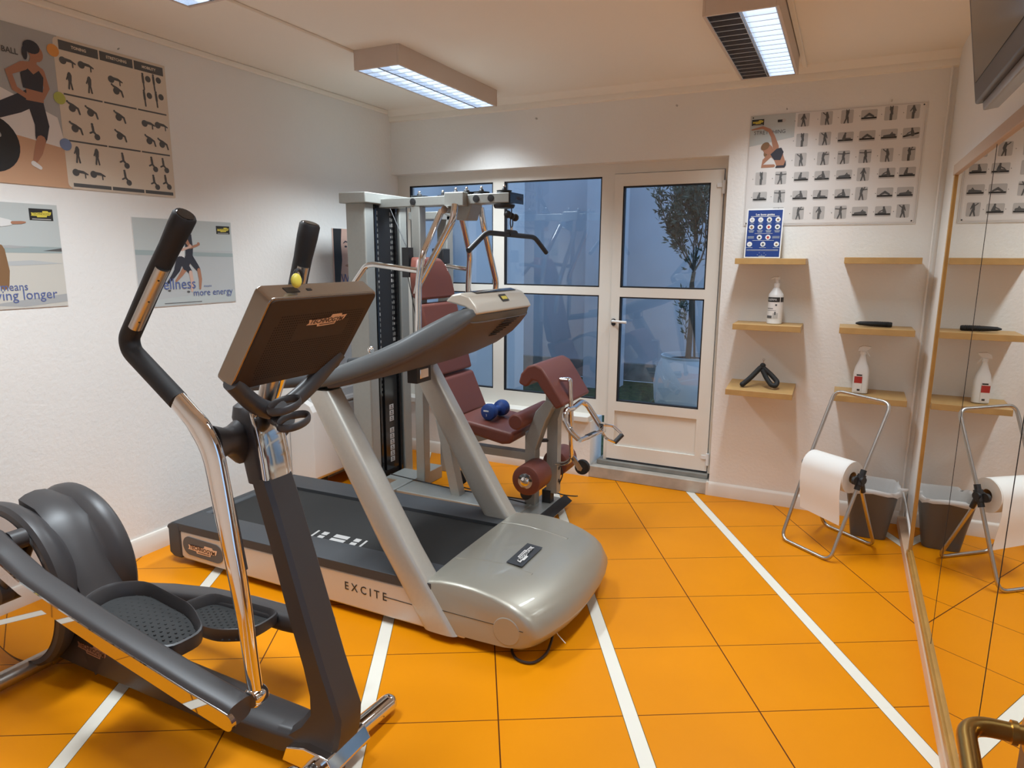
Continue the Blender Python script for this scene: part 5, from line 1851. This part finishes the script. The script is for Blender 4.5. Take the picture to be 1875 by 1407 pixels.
for c in (CA, CB):
    b = MB()
    ld = (A1-A0).normalized()
    b.tube([c-ld*.055, c-ld*.03, c-ld*.028, c+ld*.028, c+ld*.03, c+ld*.055], [.015, .015, .021, .021, .015, .015], 'black', 10)
    b.tube([c, c-V(0, 0, .07)-nd*-.03], [.018, .013], 'black', 10)
    b.tube([c-wd*.022, c+wd*.022], .020, 'black', 12)
    b.build('clamp', ps)
b = MB()
cc = CB - V(0, 0, .006)
b.tube([CA, CB], .008, 'steel', 10)
b.lathe(CB-nd*.035-V(0, 0, .0), wd, [(0, -.010), (.022, -.010), (.022, .004), (0, .004)], 'black', 20)
b.build('spindle', ps)
pr = thing('paper_roll', 'large white paper roll with a hanging sheet on the steel floor stand', 'paper roll', (CA+CB)/2)
r0 = .085
ra, rb = CA+wd*.035, CB-wd*.045
ra = V(ra.x, ra.y, .428)
rb = V(rb.x, rb.y, .424)
b = MB()
L = (rb-ra).length
b.lathe(ra, rb-ra, [(.030, .0), (r0, 0), (r0, L), (.030, L)], 'paper', 56, cap=False)
b.lathe(ra, rb-ra, [(.030, L), (.030, 0)], 'oak', 24, cap=False)
b.build('roll', pr, angle=30)
b = MB()
sheet = []
sd = -nd
for k in range(11):
    t = k/10
    ang = PI/2 - t*PI/2
    sheet.append((sd*(r0+.0015)*math.cos(ang), (r0+.0015)*math.sin(ang)))
for k in range(1, 9):
    t = k/8
    sheet.append((sd*(r0+.0015-.012*t+.006*math.sin(t*5)), -.235*t))
rings = []
for (o, z), wv in zip(sheet, range(len(sheet))):
    sk = (.0, .0)
    p, q = ra+o+V(0, 0, z), rb+o+V(0, 0, z - (.0 if z > 0 else .02*(-z/.235)))
    nrm = (sd*max(.2, 1) + V(0, 0, .3)).normalized()
    rings.append([p, q, q-nrm*.0012, p-nrm*.0012])
b.loft(rings, 'paper')
plabel(b.build('hanging_sheet', pr, angle=50), 'white sheet hanging down in front')

# ================================================================== WASTE BIN
bn = thing('waste_bin', 'smoked plastic waste bin with a white liner in the rear right corner', 'bin', (.235, 4.15, 0))
def binring(z, x0, x1, y0, y1, e=.42):
    return super_ring(((x0+x1)/2, (y0+y1)/2, z), (1, 0, 0), (0, 1, 0), (x1-x0)/2, (y1-y0)/2, 32, e)
b = MB()
o = [binring(0.002, .145, .325, 4.080, 4.215), binring(.14, .125, .345, 4.060, 4.245), binring(.285, .100, .368, 4.035, 4.275), binring(.290, .094, .374, 4.030, 4.281)]
i_ = [binring(.290, .100, .368, 4.036, 4.275), binring(.14, .130, .340, 4.065, 4.240), binring(.008, .150, .320, 4.086, 4.210)]
b.loft(o+i_, 'bin')
b.build('bucket', bn)
b = MB()
rs = random.Random(5)
rg = []
for z, g in ((.19, -.034), (.285, -.008), (.300, .003), (.294, .009), (.280, .010), (.272, .009)):
    r = binring(z, .100-g, .368+g, 4.036-g, 4.275+g)
    rg.append([V(p.x+rs.uniform(-.003, .003), p.y+rs.uniform(-.003, .003), p.z + (rs.uniform(-.012, .010) if z in (.300, .272) else 0)) for p in r])
b.loft(rg, 'liner', cap=False)
b.tube([(.355, 4.10, .300), (.385, 4.085, .306), (.405, 4.08, .315)], [(.012, .002), (.010, .002), (.003, .001)], 'liner', 8)
b.build('liner', bn, angle=80)
# round socket cover low in the corner
b = MB()
b.lathe((XR, 3.86, .070), (-1, 0, 0), [(0, 0), (.040, 0), (.038, .016), (.025, .022), (0, .022)], 'white', 24)
b.tube(fillet([(XR-.012, 3.87, .10), (XR-.02, 3.95, .16), (.405, YB-.03, .22)], .05), .006, 'white', 8)
tag(b.build('wall_outlet', loc=(XR-.01, 3.86, .07)), 'round white outlet low on the wall beside the mirror end', 'outlet')

# ================================================================== TELEVISION
tv = thing('television', 'black flat television mounted high on the right wall above the mirror', 'television', (.36, 1.85, 2.0))
Z0, Zt = 1.955, 2.44
tilt = math.radians(9)
def TP(y, h, dpt):           # h along screen height, dpt behind the screen
    return V(.270 - math.sin(tilt)*h + math.cos(tilt)*dpt, y, Z0 + math.cos(tilt)*h + math.sin(tilt)*dpt)
def tvbox(y0, y1, h0, h1, d0, d1, m, bb):
    bb.loft([[TP(y0, h0, d0), TP(y1, h0, d0), TP(y1, h1, d0), TP(y0, h1, d0)], [TP(y0, h0, d1), TP(y1, h0, d1), TP(y1, h1, d1), TP(y0, h1, d1)]], m)
b = MB()
tvbox(1.30, 2.265, 0, .56, 0, .045, 'tvshell', b)
b.build('casing', tv, bevel=.006)
b = MB()
tvbox(1.335, 2.230, .050, .525, -.002, .004, 'screen', b)
b.build('screen', tv, smooth=False)
b = MB()
tvbox(1.32, 2.245, -.022, .001, .014, .050, 'tvgrey', b)
plabel(b.build('speaker_strip', tv, bevel=.004), 'grey strip under the screen')
b = MB()
tvbox(1.45, 2.10, .04, .40, .044, .075, 'tvshell', b)
b.loft([[V(.345, 1.70, 2.03), V(.345, 1.86, 2.03), V(.345, 1.86, 2.25), V(.345, 1.70, 2.25)], [V(XR-.001, 1.70, 2.08), V(XR-.001, 1.86, 2.08), V(XR-.001, 1.86, 2.30), V(XR-.001, 1.70, 2.30)]], 'black')
b.build('wall_mount', tv, bevel=.003)
